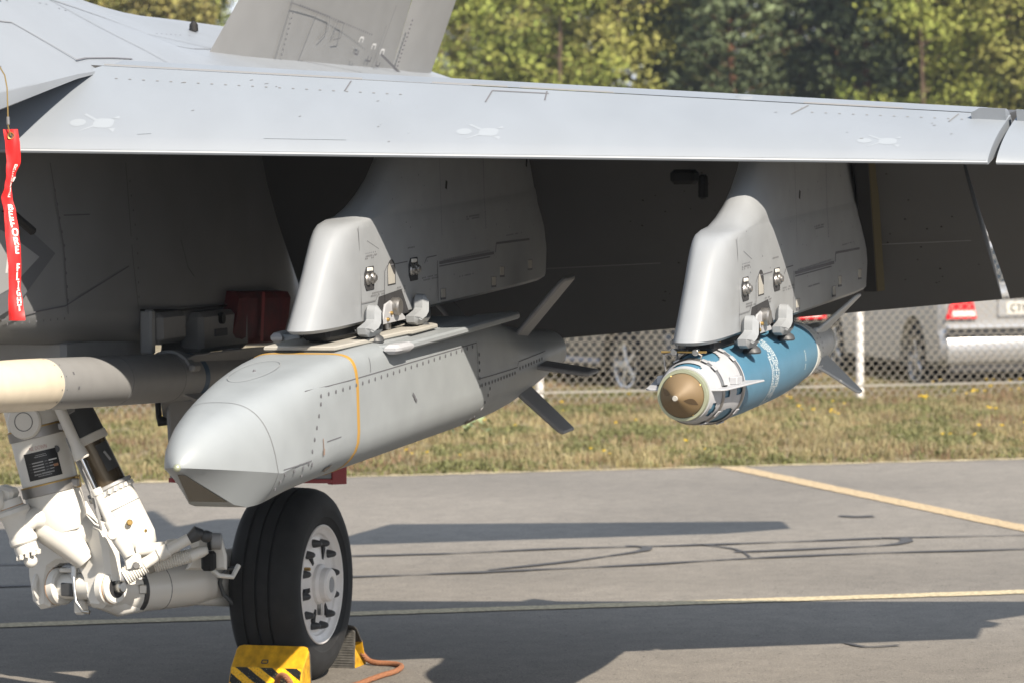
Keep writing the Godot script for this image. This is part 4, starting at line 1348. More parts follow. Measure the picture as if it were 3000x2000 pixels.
# ---------- the missile on the fuselage ----------
func build_missile() -> void:
	var F := Frame.new(Vector3(1.135, 1.262, 1.554), -2.05)  # t = 0 at the joint of the radome
	var g := thing("air_missile", F.p(1.2, -0.0925, 0), "slim grey missile with cream nose slung below the fuselage side", "missile")
	var nose := []
	for i in 17:
		var s := 1.05 * (1.0 - i / 16.0)
		nose.append(Vector2(-s - 0.19, maxf(0.0, 0.0925 * (1.0 - pow(s / 1.05, 2.9)))))
	part("radome", MB.new().lathe(F.o, F.a, nose, 48, F.u), M.radome, g)
	part("body", MB.new().lathe(F.o, F.a, [Vector2(-0.189, 0.0915), Vector2(-0.1875, 0.0928), Vector2(2.75, 0.0928), Vector2(2.77, 0.085)], 48, F.u), M.missile, g)
	for t in [0.42, 0.92]:
		part("body_joint", MB.new().lathe(F.o, F.a, [Vector2(t, 0.0928), Vector2(t + 0.0005, 0.0935), Vector2(t + 0.004, 0.0935), Vector2(t + 0.0045, 0.0928)], 40, F.u), M.seam_soft, g)
	part("blue_band", MB.new().lathe(F.o, F.a, [Vector2(1.120, 0.0928), Vector2(1.121, 0.0936), Vector2(1.165, 0.0936), Vector2(1.166, 0.0928)], 40, F.u), M.blue_dark, g)
	part("blue_band", MB.new().lathe(F.o, F.a, [Vector2(1.755, 0.0928), Vector2(1.756, 0.0936), Vector2(1.799, 0.0936), Vector2(1.80, 0.0928)], 40, F.u), M.blue_dark, g)
	var sc := MB.new()
	for i in 12:
		var a := TAU * i / 12.0 + 0.2
		var d := F.w * sin(a) + F.u * cos(a)
		sc.disc(F.o - F.a * 0.21 + d * 0.0925, d, 0.004, 6, 0.001)
		sc.disc(F.o - F.a * 0.17 + d * 0.0928, d, 0.003, 6, 0.002)
	tag(part("fasteners", sc, M.seam, g), "", "", "", "stuff")
	for q in [Vector2(-0.10, 62.0), Vector2(-0.07, 95.0)]:
		var a := deg_to_rad(q.y)
		var d := F.w * sin(a) + F.u * cos(a)
		part("marking", MB.new().strip([F.o + F.a * q.x + d * 0.093, F.o + F.a * q.x + (F.w * sin(a + 0.12) + F.u * cos(a + 0.12)) * 0.093], d, 0.012, 0.001), M.seam, g)
	for t in [0.99, 1.66]:  # bands that hold the missile
		var b := MB.new()
		var rings := []
		for i in 17:
			var a := deg_to_rad(-62.0 + i * 8.0)
			var d := F.w * sin(a) + F.u * cos(a)
			rings.append(PackedVector3Array([F.o + F.a * (t - 0.028) + d * 0.0945, F.o + F.a * (t - 0.028) + d * 0.106, F.o + F.a * (t + 0.028) + d * 0.106, F.o + F.a * (t + 0.028) + d * 0.0945]))
		part("holding_band", b.loft(rings), M.pylon, g, 40.0)
		var ae := deg_to_rad(68.0)
		part("band_buckle", MB.new().box(F.o + F.a * t + (F.w * sin(ae) + F.u * cos(ae)) * 0.105, Vector3(0.03, 0.03, 0.07), 0.008), M.missile, g)
	for ang in [45.0, 135.0, 225.0, 315.0]:
		var a := deg_to_rad(ang)
		var d := F.w * sin(a) + F.u * cos(a)
		var nn := d.cross(F.a).normalized()
		part("wing", MB.new().prism(PackedVector2Array([Vector2(1.02, 0.088), Vector2(1.10, 0.125), Vector2(1.34, 0.25), Vector2(1.52, 0.25), Vector2(1.52, 0.088)]) if ang > 180.0 else PackedVector2Array([Vector2(0.94, 0.088), Vector2(1.02, 0.125), Vector2(1.5, 0.15), Vector2(1.9, 0.16), Vector2(1.9, 0.088)]), F.o - nn * 0.006, F.a, d, nn * 0.012, 0.004), M.missile, g)
		part("tail_fin", MB.new().prism(PackedVector2Array([Vector2(2.35, 0.088), Vector2(2.55, 0.26), Vector2(2.68, 0.26), Vector2(2.66, 0.088)]), F.o - nn * 0.006, F.a, d, nn * 0.012, 0.004), M.missile, g)

# ---------- landing gear ----------
func build_gear() -> void:
	# strut
	var sa := Vector3(0.69, 1.42, 1.015)
	var sb := Vector3(0.868, 0.645, 0.985)
	var ax := (sb - sa).normalized()
	var strut := part("gear_strut", MB.new().lathe(sa, ax, [Vector2(0, 0.108), Vector2(0.45, 0.108), Vector2(0.60, 0.106), Vector2(0.66, 0.109), Vector2(0.72, 0.106), Vector2(0.77, 0.085)], 36, Vector3.BACK), M.gear, jet, 50.0)
	var toward := Vector3(0.33, 0.05, 0.94).normalized()
	var front := (toward - ax * toward.dot(ax)).normalized()
	var rgt := front.cross(ax).normalized()
	if rgt.x < 0: rgt = -rgt
	var on := func(d: float, ang: float, r: float) -> Vector3:
		var a := deg_to_rad(ang)
		return sa + ax * d + (front * cos(a) + rgt * sin(a)) * r
	for d in [0.385, 0.60]:
		var b := MB.new()
		var prof := [Vector2(d - 0.020, 0.107), Vector2(d - 0.018, 0.113), Vector2(d + 0.018, 0.113), Vector2(d + 0.020, 0.107)]
		part("clamp_band", b.lathe(sa, ax, prof, 40, Vector3.BACK), M.steel_dull, strut)
		part("clamp_edge", MB.new().lathe(sa, ax, [Vector2(d - 0.024, 0.108), Vector2(d - 0.022, 0.1145), Vector2(d - 0.017, 0.1145), Vector2(d - 0.016, 0.108)], 40, Vector3.BACK), M.brass, strut)
		part("clamp_screw", MB.new().cyl(on.call(d, 62.0, 0.12) - ax * 0.02, on.call(d, 62.0, 0.12) + ax * 0.022, 0.010, 10, 0.002), M.brass, strut)
		part("clamp_lug", MB.new().box(on.call(d, 55.0, 0.119), Vector3(0.03, 0.03, 0.02), 0.004), M.steel_dull, strut)
	# black data plate on the strut
	var pl := MB.new()
	var n := 10
	for i in n:
		for j in 6:
			var a0 := lerpf(-36.0, 34.0, float(i) / n)
			var a1 := lerpf(-36.0, 34.0, float(i + 1) / n)
			var d0 := lerpf(0.455, 0.558, j / 6.0)
			var d1 := lerpf(0.455, 0.558, (j + 1) / 6.0)
			pl.quad(on.call(d0, a0, 0.1088), on.call(d0, a1, 0.1088), on.call(d1, a1, 0.1088), on.call(d1, a0, 0.1088), Vector2(float(i) / n, j / 6.0), Vector2(float(i + 1) / n, (j + 1) / 6.0))
	var pm := mat(Color.WHITE, 0.35)
	pm.albedo_texture = placard_image()
	part("data_plate", pl, pm, strut)
	part("plate_corner", MB.new().disc(on.call(0.462, 33.0, 0.1092), front, 0.014, 12), M.gear_dark, strut)
	var hand := MB.new()  # faint hand-written note above the plate
	word(hand, "NE DOWN", 0.014, func(q: Vector2) -> Vector3: return on.call(0.448 - q.y, -20.0 + q.x * 420.0, 0.1086), "Droid Sans", false)
	part("hand_note", hand, mat(lin(0.42, 0.24, 0.22), 0.7), strut)
	# round cover with its hinge
	var cc: Vector3 = on.call(0.335, -14.0, 0.107)
	var cn := (front * cos(deg_to_rad(-14.0)) + rgt * sin(deg_to_rad(-14.0)))
	part("round_cover", MB.new().cyl(cc, cc + cn * 0.022, 0.066, 32, 0.006), M.gear, strut)
	part("cover_ring", MB.new().lathe(cc + cn * 0.0215, cn, [Vector2(0, 0.036), Vector2(0.002, 0.036), Vector2(0.002, 0.033), Vector2(0, 0.033)], 28, Vector3.UP, 0.0, TAU, false), M.seam_soft, strut)
	part("cover_neck", MB.new().box(cc - ax * 0.075 + cn * 0.006, Vector3(0.06, 0.07, 0.024), 0.006, Basis(Vector3(0, 0, 1), 0.23)), M.gear, strut)
	for k in 5:
		part("hinge_knuckle", MB.new().cyl(cc - ax * 0.112 + cn * 0.012 + rgt * (-0.066 + k * 0.028), cc - ax * 0.112 + cn * 0.012 + rgt * (-0.042 + k * 0.028), 0.017, 12, 0.003), M.gear, strut)
	part("hinge_bar", MB.new().cyl(cc - ax * 0.142 + cn * 0.012 - rgt * 0.07, cc - ax * 0.142 + cn * 0.012 + rgt * 0.085, 0.011, 10), M.gear_grey, strut)
	# fork: two arms spreading to the pivot lugs
	var pin_a := Vector3(0.737, 0.447, 0.848)
	var pin_b := Vector3(1.025, 0.461, 0.945)
	var pv := (pin_b - pin_a).normalized()
	var outline := PackedVector2Array()
	for q in [[78, 1150], [190, 1150], [214, 1192], [252, 1206], [262, 1262], [268, 1325], [264, 1375], [246, 1393], [222, 1391], [211, 1368], [204, 1325], [193, 1302], [172, 1290], [150, 1290], [132, 1302], [126, 1332], [127, 1392], [104, 1398], [86, 1378], [78, 1320], [78, 1262], [68, 1215]]:
		outline.append(Vector2((q[0] - 110) / 136.0 * pin_a.distance_to(pin_b), (1345 - q[1]) / 607.0))
	var fz := pv.cross(Vector3.UP).normalized()
	if fz.z < 0: fz = -fz
	var fork := part("gear_fork", MB.new().prism(outline, pin_a - fz * 0.045, pv, Vector3.UP, fz * 0.09, 0.018), M.gear, jet, 32.0)
	part("fork_web", MB.new().tube([Vector3(0.80, 0.76, 1.0), Vector3(0.835, 0.69, 1.005), Vector3(0.89, 0.63, 0.995), Vector3(0.945, 0.56, 0.965)], [0.085, 0.085, 0.062, 0.042], 18), M.gear, fork, 70.0)
	part("fork_shoulder", MB.new().tube([Vector3(0.87, 0.70, 0.97), Vector3(0.95, 0.665, 0.93), Vector3(0.985, 0.62, 0.90), Vector3(0.985, 0.55, 0.87)], [0.07, 0.058, 0.044, 0.030], 14), M.gear, fork, 60.0)
	part("fork_lug", MB.new().cyl(pin_b - pv * 0.012, pin_b + pv * 0.030, 0.070, 30, 0.008), M.gear, fork)
	part("lug_rim", MB.new().cyl(pin_b + pv * 0.020, pin_b + pv * 0.048, 0.064, 30, 0.006), M.gear, fork)
	part("lug_stain", MB.new().lathe(pin_b + pv * 0.028, pv, [Vector2(0, 0.0645), Vector2(0.002, 0.0655), Vector2(0.004, 0.0645)], 30), M.rust, fork)
	part("pin_bore", MB.new().cyl(pin_b + pv * 0.040, pin_b + pv * 0.0492, 0.042, 24), M.void, fork)
	part("pivot_pin", MB.new().cyl(pin_b + pv * 0.02, pin_b + pv * 0.082, 0.023, 18, 0.005), M.steel, fork)
	part("fork_lug", MB.new().cyl(pin_a - pv * 0.030, pin_a - pv * 0.004, 0.068, 30, 0.008), M.gear, fork)
	part("pin_head", MB.new().cyl(pin_a - pv * 0.050, pin_a - pv * 0.025, 0.048, 24, 0.008), M.gear, fork)
	# middle boss of the trailing arm between the lugs
	var pm0 := pin_a + pv * 0.045
	part("pivot_boss", MB.new().cyl(pm0, pm0 + pv * 0.045, 0.072, 30, 0.008), M.gear, fork)
	part("boss_stain", MB.new().lathe(pm0, pv, [Vector2(0.004, 0.070), Vector2(0.006, 0.0728), Vector2(0.009, 0.0722)], 30), M.rust, fork)
	part("pivot_sleeve", MB.new().cyl(pm0 + pv * 0.04, pm0 + pv * 0.20, 0.050, 26), M.gear, fork)
	part("sleeve_plate", MB.new().box(pm0 + pv * 0.10 + fz * 0.048 + Vector3(0, -0.008, 0), Vector3(0.06, 0.05, 0.012), 0.003, Basis(Vector3.UP, -0.3)), M.gear_dark, fork)
	part("sleeve_clip", MB.new().box(pm0 + pv * 0.09 + Vector3(0.0, 0.062, 0.02), Vector3(0.10, 0.016, 0.02), 0.005), M.gear, fork)
	part("sleeve_nut", MB.new().cyl(pm0 + pv * 0.12 + Vector3(0.0, 0.035, 0.055), pm0 + pv * 0.12 + Vector3(0.002, 0.085, 0.05), 0.013, 10, 0.003), M.steel, fork)
	part("hose", MB.new().tube([pm0 + pv * 0.12 + Vector3(0.0, 0.05, 0.058), pm0 + pv * 0.13 + Vector3(0.0, 0.0, 0.07), pm0 + pv * 0.14 + Vector3(0.0, -0.05, 0.075), pm0 + pv * 0.17 + Vector3(0.0, -0.085, 0.07), pm0 + pv * 0.20 + Vector3(0.0, -0.09, 0.06)], [0.0075, 0.006, 0.006, 0.007, 0.009], 10), M.steel, fork)
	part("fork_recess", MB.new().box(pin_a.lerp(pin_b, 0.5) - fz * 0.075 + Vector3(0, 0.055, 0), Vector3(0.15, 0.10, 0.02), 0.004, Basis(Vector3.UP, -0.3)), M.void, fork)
	part("stop_block", MB.new().box(Vector3(0.885, 0.375, 0.875), Vector3(0.045, 0.06, 0.05), 0.01), M.gear, fork)
	# nub at the left with its castellated nut
	var na := Vector3(0.715, 0.79, 1.125)
	var nd := Vector3(0.075, -0.22, -0.012).normalized()
	var nub := part("steering_damper", MB.new().lathe(na, nd, [Vector2(-0.01, 0.044), Vector2(0.02, 0.046), Vector2(0.03, 0.062), Vector2(0.045, 0.064), Vector2(0.06, 0.052), Vector2(0.13, 0.048), Vector2(0.14, 0.053), Vector2(0.158, 0.053), Vector2(0.165, 0.047)], 28), M.gear, jet)
	part("damper_stain", MB.new().lathe(na, nd, [Vector2(0.018, 0.046), Vector2(0.021, 0.0475), Vector2(0.024, 0.0465)], 28), M.rust, nub)
	part("castle_nut", MB.new().lathe(na, nd, [Vector2(0.166, 0.044), Vector2(0.20, 0.044), Vector2(0.202, 0.03)], 24), M.gear, nub)
	for k in 10:
		var a := TAU * k / 10.0
		var u := nd.cross(Vector3.BACK).normalized()
		var w := u.cross(nd)
		part("nut_tooth", MB.new().box(na + nd * 0.208 + (u * cos(a) + w * sin(a)) * 0.040, Vector3(0.015, 0.02, 0.015), 0.003), M.gear, nub)
	part("ball_end", MB.new().ball(na + nd * 0.232, 0.026, 16), M.gear, nub)
	part("damper_bracket", MB.new().tube([na + nd * 0.09, na + nd * 0.085 + Vector3(0.05, 0.02, -0.03), Vector3(0.84, 0.73, 1.02)], [0.046, 0.040, 0.06], 14), M.gear, nub)
	part("hinge_block", MB.new().box(Vector3(0.70, 0.815, 1.12), Vector3(0.07, 0.07, 0.07), 0.012, Basis(Vector3.BACK, -0.3)), M.gear, nub)
	part("hinge_eye", MB.new().cyl(Vector3(0.665, 0.795, 1.14), Vector3(0.705, 0.80, 1.135), 0.045, 22, 0.006), M.gear, nub)
	part("hinge_tube", MB.new().cyl(Vector3(0.52, 0.81, 1.15), Vector3(0.67, 0.80, 1.14), 0.034, 18), M.gear_grey, nub)
	# shock absorber behind
	var ha := Vector3(0.792, 1.145, 0.775)
	var hb := Vector3(1.058, 0.595, 0.72)
	var hx := (hb - ha).normalized()
	var shock := part("shock_absorber", MB.new().lathe(ha, hx, [Vector2(0.375, 0.078), Vector2(0.39, 0.083), Vector2(0.585, 0.082), Vector2(0.625, 0.070), Vector2(0.645, 0.045), Vector2(0.65, 0.0)], 32, Vector3.BACK), M.gear, jet, 40.0)
	part("shock_cap", MB.new().lathe(ha, hx, [Vector2(-0.25, 0.078), Vector2(0.15, 0.082), Vector2(0.155, 0.078)], 32, Vector3.BACK), M.gear_dark, shock)
	part("cap_ring", MB.new().lathe(ha, hx, [Vector2(0.15, 0.080), Vector2(0.153, 0.086), Vector2(0.182, 0.086), Vector2(0.185, 0.078)], 32, Vector3.BACK), M.gear, shock)
	part("piston", MB.new().lathe(ha, hx, [Vector2(0.16, 0.072), Vector2(0.40, 0.072)], 32, Vector3.BACK), M.bronze, shock)
	var hp := (toward - hx * toward.dot(hx)).normalized()
	var hr := hp.cross(hx).normalized()
	if hr.x < 0: hr = -hr
	var hp_at := func(d: float, ang: float, r: float) -> Vector3: return ha + hx * d + (hp * cos(deg_to_rad(ang)) + hr * sin(deg_to_rad(ang))) * r
	var dec := MB.new()
	for i in 6: dec.quad(hp_at.call(0.20, 22.0 + i * 8, 0.073), hp_at.call(0.20, 30.0 + i * 8, 0.073), hp_at.call(0.31, 30.0 + i * 8, 0.073), hp_at.call(0.31, 22.0 + i * 8, 0.073))
	part("black_decal", dec, M.gear_dark, shock)
	part("decal_print", MB.new().strip([hp_at.call(0.235, 38.0, 0.0734), hp_at.call(0.275, 46.0, 0.0734)], hp, 0.014, 0.0008), M.pale_mark, shock)
	part("castle_collar", MB.new().lathe(ha, hx, [Vector2(0.355, 0.074), Vector2(0.357, 0.090), Vector2(0.368, 0.092), Vector2(0.372, 0.086), Vector2(0.392, 0.086)], 36, Vector3.BACK), M.gear_grey, shock)
	for k in 22:
		part("collar_tooth", MB.new().box(hp_at.call(0.382, k * 360.0 / 22, 0.0865), Vector3(0.013, 0.018, 0.011), 0.002, Basis(hx, deg_to_rad(-k * 360.0 / 22))), M.gear, shock)
	part("barrel_joint", MB.new().lathe(ha, hx, [Vector2(0.45, 0.0826), Vector2(0.452, 0.0835), Vector2(0.454, 0.0826)], 32, Vector3.BACK), M.seam_soft, shock)
	part("grease_fitting", MB.new().cyl(hp_at.call(0.52, 10.0, 0.08), hp_at.call(0.52, 10.0, 0.104), 0.012, 10, 0.003), M.brass, shock)
	part("grease_fitting", MB.new().cyl(hp_at.call(0.575, 40.0, 0.075), hp_at.call(0.575, 40.0, 0.088), 0.006, 8, 0.001), M.brass, shock)
	part("shock_lug", MB.new().box(hb + Vector3(0.02, -0.05, 0.0), Vector3(0.07, 0.09, 0.06), 0.015, Basis(Vector3.BACK, 0.4)), M.gear, shock)
	part("cap_eye", MB.new().cyl(hp_at.call(0.03, 4.0, 0.076), hp_at.call(0.03, 4.0, 0.090), 0.024, 6, 0.003), M.pale_mark, shock)
	# retracting rod in front of it: white sleeve, chrome rod, white end
	var ra := Vector3(0.885, 1.21, 1.11)
	var rb := Vector3(1.145, 0.60, 1.055)
	var rx := (rb - ra).normalized()
	var rod := part("actuator_rod", MB.new().lathe(ra, rx, [Vector2(0, 0.021), Vector2(0.22, 0.021), Vector2(0.245, 0.027), Vector2(0.275, 0.030), Vector2(0.28, 0.026)], 20), M.gear, jet)
	part("chrome_rod", MB.new().cyl(ra + rx * 0.27, ra + rx * 0.42, 0.0125, 18), M.chrome, rod)
	part("rod_end", MB.new().lathe(ra, rx, [Vector2(0.40, 0.014), Vector2(0.402, 0.021), Vector2(0.425, 0.021), Vector2(0.43, 0.017), Vector2(0.55, 0.019), Vector2(0.60, 0.026)], 18), M.gear, rod)
	part("rod_clevis", MB.new().tube([ra + rx * 0.53, ra + rx * 0.60 + Vector3(0.012, 0, 0), ra + rx * 0.665 + Vector3(0.02, -0.01, 0)], [0.026, 0.036, 0.024], 12), M.gear, rod)
	part("clevis_fork", MB.new().box(ra + rx * 0.70 + Vector3(0.02, 0.0, 0), Vector3(0.065, 0.06, 0.03), 0.009, Basis(Vector3.BACK, 0.2)), M.gear, rod)
	part("clevis_bolt", MB.new().cyl(ra + rx * 0.70 + Vector3(0.035, -0.01, 0.01), ra + rx * 0.70 + Vector3(0.045, -0.01, 0.03), 0.014, 8, 0.003), M.steel_dull, rod)
	part("clevis_bolt", MB.new().cyl(ra + rx * 0.585 + Vector3(0.0, 0.0, 0.02), ra + rx * 0.585 + Vector3(0.005, 0.0, 0.045), 0.020, 10, 0.004), M.gear, rod)
	for q in [[Vector3(0.925, 1.03, 1.075), Vector3(0.965, 0.93, 1.06), Vector3(1.005, 0.80, 1.02), Vector3(1.02, 0.68, 0.98)], [Vector3(0.94, 1.0, 1.05), Vector3(0.99, 0.86, 1.02), Vector3(1.01, 0.72, 0.97)]]:
		part("hydraulic_line", MB.new().tube(q, 0.0055, 8), M.gear_grey, rod)
	# trailing arm to the wheel
	var ta := [Vector3(0.90, 0.44, 0.86), Vector3(0.95, 0.425, 0.78), Vector3(1.0, 0.42, 0.70), Vector3(1.06, 0.42, 0.60), Vector3(1.15, 0.42, 0.44), Vector3(1.165, 0.42, 0.41), Vector3(1.19, 0.412, 0.33), Vector3(1.24, 0.405, 0.20), Vector3(1.30, 0.39, 0.06)]
	var arm := part("trailing_arm", MB.new().tube(ta, [0.060, 0.078, 0.085, 0.087, 0.087, 0.081, 0.066, 0.062, 0.07], 28), M.gear, jet, 40.0)
	part("arm_web", MB.new().tube([Vector3(0.93, 0.40, 0.84), Vector3(0.99, 0.37, 0.76), Vector3(1.05, 0.365, 0.66)], [0.03, 0.045, 0.03], 14), M.gear, arm)
	part("arm_flange", MB.new().tube([Vector3(1.14, 0.475, 0.44), Vector3(1.20, 0.50, 0.32), Vector3(1.27, 0.49, 0.14)], [0.03, 0.042, 0.045], 14), M.gear, arm)
	part("arm_flange", MB.new().tube([Vector3(1.14, 0.36, 0.44), Vector3(1.21, 0.345, 0.30), Vector3(1.29, 0.33, 0.10)], [0.022, 0.028, 0.036], 14), M.gear, arm)
	var ad: Vector3 = (ta[4] - ta[3]).normalized()
	part("arm_band", MB.new().lathe(ta[2] + ad * 0.03, ad, [Vector2(-0.012, 0.086), Vector2(-0.01, 0.0895), Vector2(0.01, 0.0895), Vector2(0.012, 0.086)], 36), M.gear_dark, arm)
	part("band_buckle", MB.new().box(ta[2] + ad * 0.03 + Vector3(0.065, 0.01, 0.065), Vector3(0.03, 0.035, 0.012), 0.003, Basis(Vector3.UP, 0.5)), M.steel, arm)
	part("arm_joint", MB.new().lathe(ta[3] + ad * 0.03, ad, [Vector2(-0.002, 0.087), Vector2(0.0, 0.088), Vector2(0.002, 0.087)], 36), M.seam_soft, arm)
	# links above the arm: rods, corrugated boots, bracket with connectors
	var boot := func(a: Vector3, b: Vector3, r0: float, r1: float, folds: int) -> MB:
		var pr := []
		var L := a.distance_to(b)
		for i in folds * 2 + 1:
			var u := float(i) / (folds * 2)
			pr.append(Vector2(L * u, lerpf(r0, r1, u) + (0.0035 if i % 2 == 0 else -0.0015)))
		return MB.new().lathe(a, b - a, pr, 20)
	var lk := part("link_rod", MB.new().tube([Vector3(1.115, 0.525, 0.885), Vector3(1.17, 0.557, 0.865), Vector3(1.205, 0.58, 0.85)], [0.022, 0.022, 0.022], 16), M.gear, jet)
	part("link_boot", boot.call(Vector3(1.082, 0.497, 0.91), Vector3(1.150, 0.540, 0.88), 0.034, 0.031, 9), M.gear, lk, 20.0)
	part("boot_cone", MB.new().lathe(Vector3(1.042, 0.478, 0.93), Vector3(0.06, 0.028, -0.028), [Vector2(0, 0.007), Vector2(0.012, 0.010), Vector2(0.032, 0.026), Vector2(0.05, 0.031)], 20), M.collar, lk)
	part("ball_joint", MB.new().ball(Vector3(1.03, 0.445, 0.925), 0.020, 14), M.steel, lk)
	part("link_eye", MB.new().box(Vector3(1.045, 0.497, 0.90), Vector3(0.05, 0.06, 0.035), 0.012), M.gear, lk)
	part("link_collar", MB.new().cyl(Vector3(1.195, 0.575, 0.855), Vector3(1.235, 0.595, 0.842), 0.028, 18, 0.005), M.gear, lk)
	part("link_tube", MB.new().cyl(Vector3(1.23, 0.592, 0.845), Vector3(1.305, 0.635, 0.815), 0.021, 16), M.gear, lk)
	part("link_end", MB.new().tube([Vector3(1.30, 0.63, 0.815), Vector3(1.33, 0.655, 0.80), Vector3(1.35, 0.65, 0.79)], [0.018, 0.030, 0.018], 12), M.gear_dark, lk)
	part("link_end", MB.new().ball(Vector3(1.362, 0.642, 0.785), 0.024, 12), M.gear_dark, lk)
	var l2 := part("link_rod", MB.new().tube([Vector3(1.085, 0.583, 0.80), Vector3(1.16, 0.592, 0.78), Vector3(1.23, 0.598, 0.76)], 0.024, 16), M.gear, jet)
	part("link_collar", MB.new().cyl(Vector3(1.195, 0.594, 0.77), Vector3(1.24, 0.60, 0.758), 0.030, 16, 0.004), M.gear, l2)
	var l3 := part("spring_boot", boot.call(Vector3(1.155, 0.53, 0.80), Vector3(1.285, 0.565, 0.75), 0.027, 0.026, 16), M.gear, jet, 20.0)
	part("boot_end", MB.new().cyl(Vector3(1.13, 0.522, 0.81), Vector3(1.157, 0.531, 0.80), 0.026, 16, 0.004), M.hatch, l3)
	part("spring_tip", MB.new().tube([Vector3(1.28, 0.563, 0.752), Vector3(1.325, 0.58, 0.735), Vector3(1.345, 0.585, 0.73)], [0.026, 0.022, 0.014], 12), M.gear, l3)
	var br := part("gear_bracket", MB.new().prism(PackedVector2Array([Vector2(0, 0), Vector2(0.16, 0.0), Vector2(0.16, 0.055), Vector2(0.14, 0.13), Vector2(0.09, 0.145), Vector2(0.05, 0.12), Vector2(0.03, 0.05)]), Vector3(1.185, 0.49, 0.56), Vector3(0.95, 0, -0.3), Vector3.UP, Vector3(0.012, 0, 0.04), 0.01), M.gear, jet)
	part("bracket_bolt", MB.new().cyl(Vector3(1.250, 0.595, 0.62), Vector3(1.256, 0.595, 0.64), 0.019, 8, 0.003), M.gear, br)
	part("connector", MB.new().cyl(Vector3(1.305, 0.605, 0.60), Vector3(1.345, 0.603, 0.585), 0.032, 16, 0.006), M.gear_grey, br)
	part("connector", MB.new().cyl(Vector3(1.295, 0.605, 0.60), Vector3(1.308, 0.605, 0.597), 0.036, 16, 0.003), M.black, br)
	part("connector_nut", MB.new().cyl(Vector3(1.290, 0.61, 0.605), Vector3(1.298, 0.61, 0.60), 0.02, 8, 0.002), M.steel, br)
	part("junction_box", MB.new().box(Vector3(1.300, 0.53, 0.61), Vector3(0.05, 0.075, 0.05), 0.01), M.black, br)
	part("hose", MB.new().tube([Vector3(1.290, 0.50, 0.58), Vector3(1.325, 0.47, 0.57), Vector3(1.360, 0.46, 0.52), Vector3(1.370, 0.50, 0.48)], 0.010, 10), M.gear, br)
	part("hose", MB.new().tube([Vector3(1.315, 0.475, 0.36), Vector3(1.290, 0.475, 0.38), Vector3(1.265, 0.455, 0.39), Vector3(1.255, 0.42, 0.39), Vector3(1.265, 0.375, 0.38), Vector3(1.300, 0.335, 0.36), Vector3(1.330, 0.31, 0.34)], 0.0085, 10), M.gear_dark, br)
	# main wheel, turning on X
	var wc := Vector3(1.405, 0.378, 0.0)
	var X := Vector3.RIGHT
	var tp := [Vector2(-0.125, 0.232), Vector2(-0.138, 0.27), Vector2(-0.141, 0.305), Vector2(-0.132, 0.345), Vector2(-0.115, 0.367), Vector2(-0.095, 0.376)]
	for c in [-0.058, -0.005, 0.048]:
		tp.append_array([Vector2(c - 0.006, 0.3835 - absf(c) * 0.03), Vector2(c - 0.0045, 0.373), Vector2(c + 0.0045, 0.373), Vector2(c + 0.006, 0.3835 - absf(c) * 0.03)])
	tp.append_array([Vector2(0.080, 0.379), Vector2(0.103, 0.371), Vector2(0.122, 0.356), Vector2(0.137, 0.330), Vector2(0.142, 0.305), Vector2(0.1405, 0.298), Vector2(0.1415, 0.291), Vector2(0.139, 0.268), Vector2(0.134, 0.262), Vector2(0.131, 0.246), Vector2(0.124, 0.236)])
	var whl := part("main_wheel", MB.new().lathe(wc, X, [Vector2(-0.12, 0.22), Vector2(0.08, 0.22), Vector2(0.09, 0.21), Vector2(0.095, 0.12), Vector2(0.10, 0.10), Vector2(0.10, 0.06)], 64), M.rim, jet, 30.0)
	part("tyre", MB.new().lathe(wc, X, tp, 96, Vector3.UP, 0.0, TAU, false), M.rubber, whl, 32.0)
	part("rim", MB.new().lathe(wc, X, [Vector2(0.112, 0.2375), Vector2(0.1285, 0.2375), Vector2(0.1315, 0.234), Vector2(0.1305, 0.229), Vector2(0.124, 0.225), Vector2(0.118, 0.218), Vector2(0.112, 0.204), Vector2(0.104, 0.198), Vector2(0.101, 0.190), Vector2(0.103, 0.178), Vector2(0.106, 0.150), Vector2(0.112, 0.120), Vector2(0.115, 0.10), Vector2(0.115, 0.06)], 72, Vector3.UP, 0.0, TAU, false), M.rim, whl, 26.0)
	part("hub", MB.new().lathe(wc, X, [Vector2(0.110, 0.082), Vector2(0.128, 0.080), Vector2(0.134, 0.074), Vector2(0.138, 0.068), Vector2(0.160, 0.066), Vector2(0.168, 0.060), Vector2(0.170, 0.034), Vector2(0.166, 0.031)], 40, Vector3.UP, 0.0, TAU, false), M.rim, whl, 30.0)
	part("hub_cap", MB.new().lathe(wc, X, [Vector2(0.1665, 0.030), Vector2(0.1690, 0.028), Vector2(0.1690, 0.0)], 28), M.gear_grey, whl)
	var stud := MB.new()
	for k in 12:
		var a := TAU * (k + 0.35) / 12.0
		var d := Vector3(0, cos(a), sin(a))
		var s := part("wheel_nut", MB.new().lathe(wc + d * 0.168 + X * 0.100, X, [Vector2(0, 0.0175), Vector2(0.012, 0.0165), Vector2(0.026, 0.0135), Vector2(0.034, 0.0110), Vector2(0.040, 0.006), Vector2(0.041, 0.0)], 12), M.gear_dark, whl)
	for k in 6:
		var a := TAU * (k + 0.6) / 6.0
		var d := Vector3(0, cos(a), sin(a))
		var e := X.cross(d)
		var sl := PackedVector2Array([Vector2(0.105, -0.008), Vector2(0.155, -0.013), Vector2(0.162, 0.0), Vector2(0.155, 0.013), Vector2(0.105, 0.008)])
		part("wheel_slot", MB.new().prism(sl, wc + X * 0.1035, d, e, X * 0.0125), M.void, whl)
	part("valve", MB.new().cyl(wc + Vector3(0.105, 0.075, 0.135), wc + Vector3(0.13, 0.075, 0.135), 0.007, 8, 0.001), M.brass, whl)
	part("hub_tab", MB.new().box(wc + Vector3(0.125, -0.095, 0.02), Vector3(0.02, 0.05, 0.012), 0.003), M.steel, whl)
